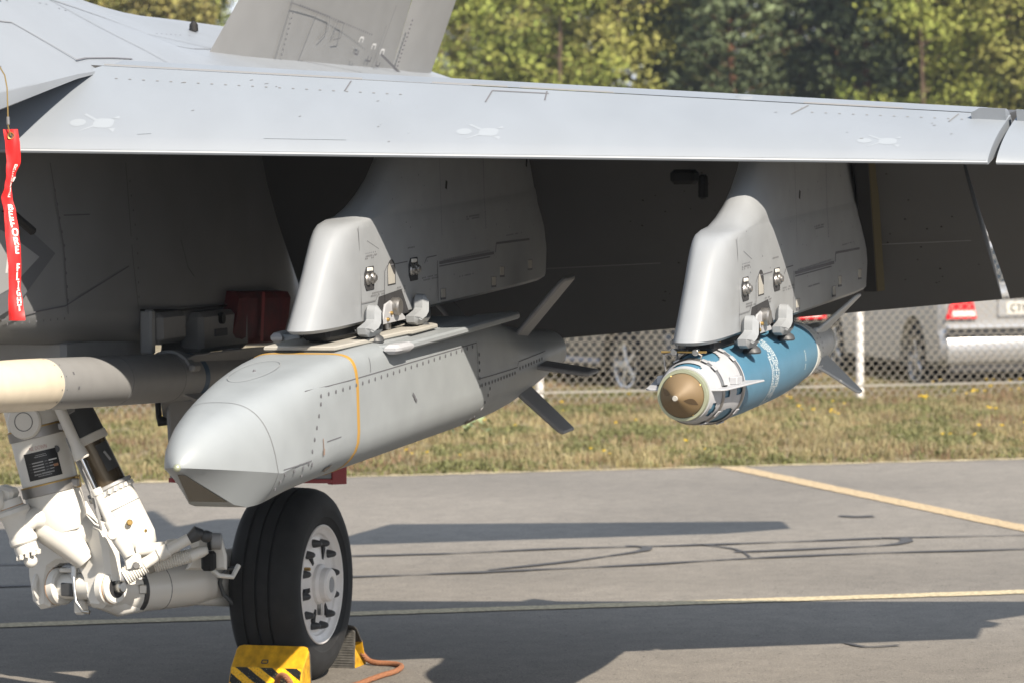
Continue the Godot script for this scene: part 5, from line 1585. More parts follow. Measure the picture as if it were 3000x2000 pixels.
	# gear door behind the wheel, with its red edge
	var dr := PackedVector2Array([Vector2(0.0, 0.03), Vector2(0.95, -0.04), Vector2(0.98, 0.35), Vector2(-0.02, 0.42)])
	var dx := Vector3(0.41, 0.0, -0.91).normalized()
	var door := part("gear_door", MB.new().prism(dr, Vector3(1.02, 0.79, 0.32), dx, Vector3.UP, Vector3(0.02, 0, 0.01), 0.004), M.store_dark, jet)
	part("door_edge", MB.new().prism(PackedVector2Array([Vector2(-0.005, 0.015), Vector2(0.955, -0.055), Vector2(0.953, -0.038), Vector2(-0.005, 0.032)]), Vector3(1.019, 0.788, 0.319), dx, Vector3.UP, Vector3(0.026, 0, 0.013), 0.002), M.red_paint, door)
	part("door_edge", MB.new().prism(PackedVector2Array([Vector2(0.88, -0.055), Vector2(0.965, -0.058), Vector2(0.97, 0.1), Vector2(0.885, 0.1)]), Vector3(1.019, 0.788, 0.319), dx, Vector3.UP, Vector3(0.027, 0, 0.0135), 0.002), M.red_paint, door)
	part("door_hook", MB.new().tube([Vector3(0.97, 1.16, 0.31), Vector3(0.975, 1.06, 0.31), Vector3(0.985, 1.04, 0.31), Vector3(1.01, 1.04, 0.31)], [0.012, 0.012, 0.022, 0.014], 10), M.black, door)
	# parts of the other main gear and the dark well between, seen past the strut
	part("gear_well", MB.new().box(Vector3(0.72, 1.32, 0.80), Vector3(0.50, 0.16, 0.75), 0.02), M.gear_grey, jet)

func build_ground_gear() -> void:
	# chocks: a folded yellow plate with striped foot, and its twin behind the wheel
	var chock := func(called: String, z: float, dirz: float, striped: bool, label: String, x0: float, x1: float) -> Node3D:
		var c := thing(called, Vector3(1.46, 0.0, z), label, "wheel chock", "chocks of the main wheel")
		var top := 0.175
		var P := func(x: float, y: float, k: float) -> Vector3: return Vector3(x, y, z + dirz * k)
		var slab := func(y0: float, k0: float, y1: float, k1: float, th: float, r: float) -> MB:
			var d := Vector3(0, y1 - y0, (k1 - k0) * dirz)
			var L := d.length()
			var poly := PackedVector2Array([Vector2(0, 0), Vector2(x1 - x0, 0), Vector2(x1 - x0, L - r), Vector2(x1 - x0 - r * 0.3, L - r * 0.3), Vector2(x1 - x0 - r, L), Vector2(r, L), Vector2(r * 0.3, L - r * 0.3), Vector2(0, L - r)])
			var ey := d / L
			return MB.new().prism(poly, P.call(x0, y0, k0), Vector3.RIGHT, ey, Vector3.RIGHT.cross(ey) * th, 0.0015)
		part("upper_plate", slab.call(0.10, 0.03, top, -0.045, 0.005, 0.022), M.chock if striped else M.chock_grey, c)
		part("striped_foot", slab.call(0.0, 0.075, 0.102, 0.032, 0.005, 0.002), M.chock, c)
		var st := MB.new()
		var nn := Vector3(0, 0.043, 0.102 * dirz).normalized() * 0.0075
		st.quad(P.call(x0 + 0.004, 0.002, 0.0742) + nn, P.call(x1 - 0.004, 0.002, 0.0742) + nn, P.call(x1 - 0.004, 0.099, 0.0333) + nn, P.call(x0 + 0.004, 0.099, 0.0333) + nn, Vector2(0, 1), Vector2(1, 0))
		part("warning_stripes", st, M.chock_stripes, c)
		part("tread_plate", slab.call(0.0, -0.06, 0.155, -0.05, 0.004, 0.01), M.chock_grey, c)
		for i in 14:
			part("tread_rib", MB.new().box(P.call((x0 + x1) / 2, 0.012 + i * 0.0105, -0.064 + i * 0.0008), Vector3(x1 - x0 - 0.01, 0.004, 0.004), 0.001), M.chock_grey, c)
		for x in [x0 + 0.003, x1 - 0.006]:
			part("end_plate", MB.new().prism((PackedVector2Array([Vector2(0.073, 0.0), Vector2(-0.055, 0.0), Vector2(-0.042, 0.16), Vector2(0.030, 0.098)]) if striped else PackedVector2Array([Vector2(0.055, 0.0), Vector2(-0.05, 0.0), Vector2(-0.047, 0.08)])), P.call(x, 0.0, 0.0), Vector3(0, 0, dirz), Vector3.UP, Vector3(0.004, 0, 0), 0.001), M.chock, c)
		part("stamp_mark", MB.new().strip([P.call(1.438, 0.122, 0.010), P.call(1.462, 0.122, 0.010), P.call(1.462, 0.111, 0.021), P.call(1.438, 0.111, 0.021), P.call(1.438, 0.122, 0.010)], Vector3(0, 0.7, 0.7 * dirz), 0.005, 0.009), M.gear_dark, c)
		return c
	chock.call("wheel_chock", 0.40, 1.0, true, "yellow wheel chock with black warning stripes in front of the main tyre", 1.315, 1.612)
	chock.call("wheel_chock", -0.395, -1.0, false, "wheel chock with grey ribbed face wedged behind the main tyre", 1.25, 1.545)
	var rp := thing("chock_rope", Vector3(1.62, 0.0, 0.0), "orange brown braided rope lying in a loop beside the main tyre", "rope")
	var pts := [Vector3(1.53, 0.05, -0.455), Vector3(1.56, 0.02, -0.45), Vector3(1.60, 0.013, -0.43), Vector3(1.66, 0.012, -0.425), Vector3(1.70, 0.012, -0.405), Vector3(1.735, 0.012, -0.36), Vector3(1.755, 0.012, -0.28), Vector3(1.762, 0.012, -0.19), Vector3(1.75, 0.012, -0.08), Vector3(1.745, 0.012, 0.04), Vector3(1.742, 0.012, 0.18), Vector3(1.72, 0.012, 0.32), Vector3(1.68, 0.012, 0.44), Vector3(1.62, 0.03, 0.52), Vector3(1.585, 0.075, 0.53), Vector3(1.555, 0.085, 0.51), Vector3(1.53, 0.07, 0.49), Vector3(1.52, 0.04, 0.475)]
	var sm := Curve3D.new()
	for i in pts.size():
		var d: Vector3 = (pts[mini(i + 1, pts.size() - 1)] - pts[maxi(i - 1, 0)]) / 6.0
		sm.add_point(pts[i], -d, d)
	var pl := sm.get_baked_length()
	for s in 3:  # three twisted strands
		var q := []
		var n := 260
		for i in n + 1:
			var f := pl * i / n
			var p := sm.sample_baked(f, true)
			var p2 := sm.sample_baked(minf(pl, f + 0.01), true)
			var d := (p2 - sm.sample_baked(maxf(0, f - 0.01), true)).normalized()
			var w := Vector3.UP.cross(d).normalized()
			var u := d.cross(w)
			var a := f * 190.0 + s * TAU / 3.0
			q.append(p + (u * cos(a) + w * sin(a)) * 0.0052)
		part("strand", MB.new().tube(q, 0.0068, 7), M.rope, rp)
	# streamer with its wire, hung from a pin under the strake
	var ws := thing("warning_streamer", Vector3(1.66, 2.15, 3.08), "red streamer reading REMOVE BEFORE FLIGHT hanging on a wire at far left", "streamer")
	var D := Vector3(-0.3007, 0, -0.9537)
	var Rt := Vector3(0.9537, 0, -0.3007)
	# centre line (sideways, down), twist and width along the ribbon
	var cl := [[0.0, 0.0, 0.0, 1.0], [0.006, 0.05, 0.10, 1.0], [0.010, 0.10, 0.45, 1.0], [0.002, 0.145, 1.05, 1.0], [-0.010, 0.18, 1.25, 1.0], [-0.016, 0.215, 0.85, 1.0], [-0.008, 0.26, 0.75, 1.0], [-0.002, 0.32, 0.55, 1.0], [0.004, 0.38, 0.50, 1.0], [0.008, 0.44, 0.72, 1.0], [0.008, 0.50, 0.80, 1.0], [0.008, 0.55, 0.30, 1.0], [0.010, 0.60, -0.15, 1.15]]
	var at := func(k: float, w: float, lift: float) -> Vector3:  # k along 0..1, w across -0.5..0.5
		var f := k * (cl.size() - 1)
		var i := mini(int(f), cl.size() - 2)
		var u := smoothstep(0.0, 1.0, f - i)
		var sx := lerpf(cl[i][0], cl[i + 1][0], u)
		var sy := lerpf(cl[i][1], cl[i + 1][1], f - i)
		var tw := lerpf(cl[i][2], cl[i + 1][2], u)
		var wd := 0.046 * lerpf(cl[i][3], cl[i + 1][3], u)
		var cdir := Rt * cos(tw) - D * sin(tw) * -1.0
		var nn := cdir.cross(Vector3.DOWN).normalized()
		if nn.dot(D) > 0: nn = -nn
		var bow := 0.006 * sin(k * 21.0) * (1.0 - 4.0 * w * w) + 0.004 * sin(w * 6.0 + k * 9.0)
		return Vector3(1.661, 2.15, 3.08) + Rt * sx + Vector3.DOWN * sy + cdir * wd * w + nn * (bow + lift)
	var rb := MB.new()
	for side in [0.0, -0.0014]:
		for i in 72:
			for j in 6:
				rb.quad(at.call(i / 72.0, j / 6.0 - 0.5, side), at.call(i / 72.0, (j + 1) / 6.0 - 0.5, side), at.call((i + 1) / 72.0, (j + 1) / 6.0 - 0.5, side), at.call((i + 1) / 72.0, j / 6.0 - 0.5, side))
	part("ribbon", rb, M.red_cloth, ws, 70.0)
	var said := "REMOVE BEFORE FLIGHT"
	for i in said.length():  # the letters stand one below the other
		if said[i] == " ": continue
		var k0 := 0.185 + i * 0.0385
		var tx := MB.new()
		word(tx, said[i], 0.0205, func(q: Vector2) -> Vector3: return at.call(k0 + (0.0205 - q.y) / 0.60, (0.06 if said[i] != "I" else 0.16) + q.x / 0.046, 0.0012))
		part("letter", tx, M.cloth_white, ws, 70.0)
	var gm: Vector3 = at.call(0.035, -0.02, 0.001)
	part("grommet", MB.new().lathe(gm + D * 0.002, -D, [Vector2(0, 0.006), Vector2(0.003, 0.007), Vector2(0.004, 0.010), Vector2(0.0, 0.0125)], 18, Vector3.UP, 0.0, TAU, false), M.brass, ws)
	part("grommet_hole", MB.new().disc(gm - D * 0.002, -D, 0.0062, 14, 0.001), M.gear_dark, ws)
	part("wire", MB.new().tube([gm - D * 0.004, gm + Vector3(-0.006, 0.03, 0.006), gm + Vector3(-0.006, 0.08, 0.006), gm + Vector3(-0.010, 0.15, 0.0), gm + Vector3(-0.022, 0.19, -0.01), gm + Vector3(-0.05, 0.22, -0.03)], 0.0022, 7), M.brass, ws)
	part("wire_sleeve", MB.new().cyl(gm + Vector3(-0.006, 0.035, 0.006), gm + Vector3(-0.006, 0.06, 0.006), 0.0055, 10, 0.001), M.steel_dull, ws)
	part("safety_pin", MB.new().tube([gm + Vector3(-0.045, 0.217, -0.026), gm + Vector3(-0.09, 0.225, -0.06), gm + Vector3(-0.17, 0.215, -0.12), gm + Vector3(-0.30, 0.20, -0.22)], 0.004, 8), M.steel_dull, ws)
	# red cloth cover beside the nacelle
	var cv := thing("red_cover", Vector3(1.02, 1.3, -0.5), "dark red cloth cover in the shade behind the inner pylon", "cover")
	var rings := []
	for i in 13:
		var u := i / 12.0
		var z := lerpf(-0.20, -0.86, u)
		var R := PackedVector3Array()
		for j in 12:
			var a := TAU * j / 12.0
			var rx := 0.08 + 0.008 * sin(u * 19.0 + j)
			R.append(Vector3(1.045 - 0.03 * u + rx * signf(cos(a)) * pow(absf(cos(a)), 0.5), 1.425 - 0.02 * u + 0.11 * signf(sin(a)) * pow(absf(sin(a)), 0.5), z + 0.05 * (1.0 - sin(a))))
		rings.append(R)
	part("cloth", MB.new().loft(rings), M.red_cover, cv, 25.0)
	part("strap", MB.new().strip([Vector3(1.12, 1.52, -0.45), Vector3(1.12, 1.32, -0.42)], Vector3.RIGHT, 0.03, 0.006), M.red_paint, cv)

# ---------- the place ----------
func edge_z(x: float) -> float: return -9.80 - 0.55 * (x + 0.758)
func fence_z(x: float) -> float: return -16.465 - 0.549 * (x + 2.499)

func build_apron() -> void:
	var gm := MB.new()
	var G := [-400.0, -150.0, -60.0, 0.0, 60.0, 150.0, 400.0]
	for i in 6:
		for j in 6:
			gm.quad(Vector3(G[i], -0.07, G[j]), Vector3(G[i + 1], -0.07, G[j]), Vector3(G[i + 1], -0.07, G[j + 1]), Vector3(G[i], -0.07, G[j + 1]))
	tag(solo("ground", gm, M.soil), "", "", "", "structure")
	var ap := MB.new()
	for i in 12:
		var xa := -72.0 + i * 12.0
		var xb := xa + 12.0
		for j in 5:
			var ka := pow(j / 5.0, 2.0)
			var kb := pow((j + 1) / 5.0, 2.0)
			var p := func(x: float, k: float) -> Vector3: return Vector3(x, 0.0, lerpf(edge_z(x), 70.0 - 0.55 * x, k))
			ap.quad(p.call(xa, ka), p.call(xb, ka), p.call(xb, kb), p.call(xa, kb))
		ap.quad(Vector3(xa, -0.08, edge_z(xa)), Vector3(xb, -0.08, edge_z(xb)), Vector3(xb, 0.0, edge_z(xb)), Vector3(xa, 0.0, edge_z(xa)))
	tag(solo("apron", ap, M.asphalt), "", "", "", "structure")
	# painted lines with worn, uneven edges
	var painted := func(a: Vector3, b: Vector3, w: float, m: Material, seg: int, rag: float) -> void:
		var d := (b - a).normalized()
		var s := Vector3(d.z, 0, -d.x)
		var q := MB.new()
		var l0 := 0.0
		var r0 := 0.0
		for i in seg:
			var l1 := rng.randf_range(-rag, rag)
			var r1 := rng.randf_range(-rag, rag)
			var p0 := a.lerp(b, float(i) / seg)
			var p1 := a.lerp(b, float(i + 1) / seg)
			q.quad(p0 - s * (w / 2 + l0), p0 + s * (w / 2 + r0), p1 + s * (w / 2 + r1), p1 - s * (w / 2 + l1))
			l0 = l1; r0 = r1
		tag(solo("painted_line", q, m), "", "", "", "structure")
	painted.call(Vector3(-12.0, 0.004, 4.87), Vector3(14.0, 0.004, -9.1), 0.15, M.line_worn, 420, 0.008)
	painted.call(Vector3(0.56, 0.004, edge_z(0.56) + 0.05), Vector3(9.2, 0.004, 2.1), 0.16, M.line_yellow, 260, 0.006)
	painted.call(Vector3(-20.0, 0.004, edge_z(-20.0) + 0.03), Vector3(20.0, 0.004, edge_z(20.0) + 0.03), 0.07, M.line_worn, 500, 0.03)
	# sealed cracks: dark poured bitumen
	var seal := func(pts: Array, w: float) -> void:
		var c := Curve3D.new()
		for i in pts.size():
			var d: Vector3 = (pts[mini(i + 1, pts.size() - 1)] - pts[maxi(i - 1, 0)]) / 6.0
			c.add_point(pts[i], -d, d)
		var L := c.get_baked_length()
		var n := int(L / 0.05)
		var q := MB.new()
		var pl := Vector3.ZERO
		var pr := Vector3.ZERO
		for i in n + 1:
			var p := c.sample_baked(L * i / n, true)
			var d := (c.sample_baked(minf(L, L * i / n + 0.02), true) - c.sample_baked(maxf(0, L * i / n - 0.02), true)).normalized()
			var s := Vector3(d.z, 0, -d.x)
			var ww := w * (0.5 + 0.22 * sin(i * 0.37) + rng.randf_range(-0.1, 0.1))
			var l := p - s * ww + s * 0.01 * sin(i * 0.21)
			var r := p + s * ww + s * 0.01 * sin(i * 0.21)
			if i > 0: q.quad(pl, pr, r, l)
			pl = l; pr = r
		tag(solo("crack_seal", q, M.tar), "", "", "", "structure")
	var y := 0.006
	seal.call([Vector3(-6, y, -1.3), Vector3(-3, y, -2.95), Vector3(0.06, y, -4.47), Vector3(0.55, y, -4.72), Vector3(1.0, y, -5.03), Vector3(1.55, y, -5.32), Vector3(2.2, y, -5.68), Vector3(2.55, y, -5.93)], 0.05)
	seal.call([Vector3(2.55, y, -5.93), Vector3(2.66, y, -5.93), Vector3(2.70, y, -5.82), Vector3(2.68, y, -5.62), Vector3(2.52, y, -5.45), Vector3(2.2, y, -5.2), Vector3(1.95, y, -5.05)], 0.05)
	seal.call([Vector3(2.55, y, -5.93), Vector3(3.3, y, -6.25), Vector3(5.0, y, -7.2), Vector3(8.0, y, -8.9)], 0.035)
	seal.call([Vector3(-6, y, -0.3), Vector3(-3, y, -1.85), Vector3(0.4, y, -3.53), Vector3(1.3, y, -4.1), Vector3(2.1, y, -4.75), Vector3(2.75, y, -5.2), Vector3(3.4, y, -5.5), Vector3(5.0, y, -6.4), Vector3(8.0, y, -8.0)], 0.05)
	seal.call([Vector3(1.30, y, -5.25), Vector3(1.42, y, -5.20), Vector3(1.45, y, -5.05), Vector3(1.36, y, -4.75), Vector3(1.2, y, -4.35), Vector3(0.95, y, -3.95)], 0.045)
	seal.call([Vector3(1.62, y, -5.42), Vector3(1.9, y, -5.2), Vector3(2.1, y, -4.80)], 0.02)
	seal.call([Vector3(2.05, y, -7.15), Vector3(2.15, y, -7.1), Vector3(2.25, y, -7.15)], 0.06)
	seal.call([Vector3(3.30, y, -1.55), Vector3(3.42, y, -1.42), Vector3(3.55, y, -1.5)], 0.02)

func tuft(kind: int, r: RandomNumberGenerator) -> ArrayMesh:
	var m := MB.new()
	var n := 9 if kind == 0 else 12
	for i in n:
		var a := r.randf() * TAU
		var h := r.randf_range(0.02, 0.075) if kind == 0 else r.randf_range(0.015, 0.05)
		var lean := r.randf_range(0.1, 0.75)
		var b := Vector3(r.randf_range(-0.04, 0.04), 0, r.randf_range(-0.04, 0.04))
		var d := Vector3(cos(a), 0, sin(a))
		var s := Vector3(-d.z, 0, d.x) * (0.0028 if kind == 0 else 0.005)
		var mid := b + d * h * lean * 0.35 + Vector3.UP * h * 0.6
		var tip := b + d * h * lean + Vector3.UP * h * (1.0 - lean * 0.35)
		var k := r.randf_range(0.75, 1.2)
		m.col = Color(k, k * r.randf_range(0.92, 1.05), k * r.randf_range(0.8, 1.1))
		m.quad(b - s, b + s, mid + s * 0.8, mid - s * 0.8)
		m.tri(mid - s * 0.8, mid + s * 0.8, tip)
	return m.mesh(Vector3.ZERO, 10.0, M.leaf)

func scatter(called: String, mesh: Mesh, xf: Array, cols: PackedColorArray) -> MultiMeshInstance3D:
	var mm := MultiMesh.new()
	mm.transform_format = MultiMesh.TRANSFORM_3D
	mm.use_colors = true
	mm.mesh = mesh
	mm.instance_count = xf.size()
	for i in xf.size():
		mm.set_instance_transform(i, xf[i])
		mm.set_instance_color(i, cols[i])
	var o := MultiMeshInstance3D.new()
	o.multimesh = mm
	o.name = called
	return o

var bump := FastNoiseLite.new()
func verge_y(x: float, z: float) -> float:
	var d := (edge_z(x) - z) * 0.876
	return -0.05 + 0.055 * smoothstep(0.0, 0.6, d) + 0.035 * bump.get_noise_2d(x * 3.0, z * 3.0) * smoothstep(0.0, 1.0, d)

func build_verge() -> void:
	bump.seed = 8
	bump.frequency = 0.25
	var dir := Vector3(0.876, 0, -0.482)
	var back := Vector3(-0.482, 0, -0.876)
	var o := Vector3(-0.758, 0, -9.80)
	var m := MB.new()
	var P := func(s: float, t: float) -> Vector3:
		var p := o + dir * s + back * t
		return Vector3(p.x, verge_y(p.x, p.z), p.z)
	var S := []
	for i in 49: S.append(-12.0 + i * 0.5)
	S.insert(0, -60.0); S.append(60.0)
	for i in S.size() - 1:
		for j in 46:
			var ta := -0.02 + 0.4 * j if j < 45 else 17.98
			var tb := -0.02 + 0.4 * (j + 1) if j < 45 else 60.0
			m.quad(P.call(S[i], ta), P.call(S[i + 1], ta), P.call(S[i + 1], tb), P.call(S[i], tb))
	tag(solo("grass_verge", m, M.soil, 60.0), "", "", "", "structure")
	# dry straw-coloured grass, low green growth and yellow flowers: nobody could count them
	var patch := FastNoiseLite.new()
	patch.seed = 17
	patch.frequency = 0.55
	var xd := [[], [], [], []]
	var cd := [PackedColorArray(), PackedColorArray(), PackedColorArray(), PackedColorArray()]
	var r := RandomNumberGenerator.new()
	r.seed = 40
	for i in 62000:
		var s := r.randf_range(-6.5, 7.5)
		var t := pow(r.randf(), 1.1) * 13.5
		var p: Vector3 = P.call(s, t)
		var k := patch.get_noise_2d(p.x * 1.6, p.z * 1.0)
		var edge := 1.0 if t < 0.5 else 0.0
		var green := k > 0.10 + r.randf_range(-0.3, 0.3) or r.randf() < 0.25 * edge
		if k < -0.42 and r.randf() < 0.7 and t > 1: continue
		var v := r.randi() % 2
		var sc := r.randf_range(0.55, 1.25) * (0.75 if t < 0.25 else 1.0) * (1.0 + 0.4 * maxf(0.0, -k))
		var b := Basis(Vector3.UP, r.randf() * TAU).scaled(Vector3(sc, sc * r.randf_range(0.7, 1.2), sc))
		var idx := v + (2 if green else 0)
		xd[idx].append(Transform3D(b, p + Vector3.UP * -0.004))
		var q := r.randf_range(0.75, 1.25)
		var tone := patch.get_noise_2d(p.x * 0.7 + 50.0, p.z * 0.5)
		if not green and (t > 5.6 and r.randf() < 0.45 or tone > 0.25 and r.randf() < 0.6):
			cd[idx].append(Color(0.185, 0.115, 0.07) * q if r.randf() < 0.6 else Color(0.155, 0.135, 0.08) * q)
			continue
		if not green and tone < -0.2: q *= 1.2
		cd[idx].append(Color(0.15, 0.155, 0.062) * q if green else (Color(0.235, 0.20, 0.105) * q if r.randf() < 0.8 else Color(0.19, 0.135, 0.075) * q))
	for k in 4:
		var o2 := scatter("dry_grass" if k < 2 else "green_grass", tuft(k / 2, r), xd[k], cd[k])
		o2.name = numbered(o2.name)
		add_child(o2)
		tag(o2, "dry straw coloured grass on the verge before the fence" if k < 2 else "low green growth in patches among the dry grass", "grass", "", "stuff")
	var f := MB.new()
	f.col = Color(0.16, 0.18, 0.05)
	f.tube([Vector3.ZERO, Vector3(0.01, 0.09, 0.0), Vector3(0.0, 0.16, 0.01)], 0.0016, 4)
	f.col = Color(0.80, 0.55, 0.015)
	for i in 9:
		var a := i * 2.4
		var c := Vector3(cos(a) * 0.016 * sqrt(i / 3.0), 0.16 + 0.006 * (i % 3), 0.01 + sin(a) * 0.016 * sqrt(i / 3.0))
		f.ball(c, 0.0085, 6, Vector3(1, 0.7, 1))
	var fx := []
	var fc := PackedColorArray()
	for c in 120:
		var s := r.randf_range(-6.0, 6.5)
		var t := r.randf_range(0.25, 10.5)
		for i in 1 + r.randi() % 3:
			var p: Vector3 = P.call(s + r.randf_range(-0.16, 0.16), t + r.randf_range(-0.25, 0.25))
			fx.append(Transform3D(Basis(Vector3.UP, r.randf() * TAU).scaled(Vector3.ONE * r.randf_range(0.28, 0.62)), p))
			fc.append(Color.WHITE)
	var fo := scatter("yellow_flowers", f.mesh(Vector3.ZERO, 60.0, M.leaf), fx, fc)
	add_child(fo)
	tag(fo, "small yellow flowers scattered through the dry grass", "flowers", "", "stuff")
	# one pale leafy herb standing out on the verge
	var herb := thing("pale_herb", P.call(0.15, 3.1), "pale green leafy herb alone in the dry grass below the glide bomb", "plant")
	var hm := MB.new()
	var b0: Vector3 = P.call(0.15, 3.1)
	for i in 90:
		var a := r.randf() * TAU
		var d := Vector3(cos(a), 0, sin(a))
		var c := b0 + dir * r.randf_range(-0.28, 0.28) + back * r.randf_range(-0.12, 0.12) + Vector3.UP * r.randf_range(0.03, 0.13)
		var L := r.randf_range(0.04, 0.075)
		var s := Vector3(-d.z, 0.0, d.x) * L * 0.28
		var up := Vector3.UP * L * r.randf_range(0.2, 0.9)
		var q := r.randf_range(0.8, 1.2)
		hm.col = Color(0.20, 0.25, 0.13) * q
		hm.quad(c, c + d * L * 0.5 + up * 0.6 + s, c + d * L + up, c + d * L * 0.5 + up * 0.6 - s)
	part("leaves", hm, M.leaf, herb)

func build_fence() -> void:
	var dir := Vector3(0.8767, 0, -0.4811)
	var n := Vector3(0.4811, 0, 0.8767)
	var o := Vector3(-2.60, 0.0, fence_z(-2.60))
	var f := thing("chain_link_fence", o, "chain link fence with white posts between the grass and the parked cars", "fence")
	for k in range(-3, 5):
		var p := o + dir * (k * 2.84)
		part("fence_post", MB.new().cyl(p + Vector3(0, -0.1, 0), p + Vector3(0, 1.66, 0), 0.034, 16, 0.006), M.fence_post, f)
	var top := o + Vector3.UP * 1.60
	part("top_wire", MB.new().cyl(top - dir * 9.0 + n * 0.037, top + dir * 12.0 + n * 0.037, 0.0035, 6), M.fence, f)
	for h in [0.118, 0.129]:
		part("bottom_wire", MB.new().cyl(o - dir * 9.0 + n * 0.040 + Vector3.UP * h, o + dir * 12.0 + n * 0.040 + Vector3.UP * h, 0.0036, 6), M.hatch, f)
	# one bent wire of the mesh; its neighbours are its mirror images
	var w := 0.0385
	var hh := 0.0430
	for flip in 2:
		var pts := []
		for i in 37:
			var side := 1.0 if i % 2 == 0 else -1.0
			if flip: side = -side
			var y := 0.012 + i * hh
			var zc := 0.0028 * side * (1.0 if i % 4 < 2 else -1.0)
			pts.append(dir * (w * 0.5 * side * 1.04) + Vector3.UP * (y - 0.004) + n * zc)
			pts.append(dir * (w * 0.5 * side * 1.04) + Vector3.UP * (y + 0.004) - n * zc)
		var m := MB.new()
		m.tube(pts, 0.0027, 5)
		var xf := []
		var cc := PackedColorArray()
		for k in 270:
			if k % 2 != flip: continue
			xf.append(Transform3D(Basis(), dir * (-4.9 + k * w) + n * 0.040))
			cc.append(Color.WHITE)
		var mi := scatter("wire_mesh", m.mesh(Vector3.ZERO, 60.0, M.fence), xf, cc)
		f.add_child(mi, true)
		tag(mi, "", "", "", "stuff")

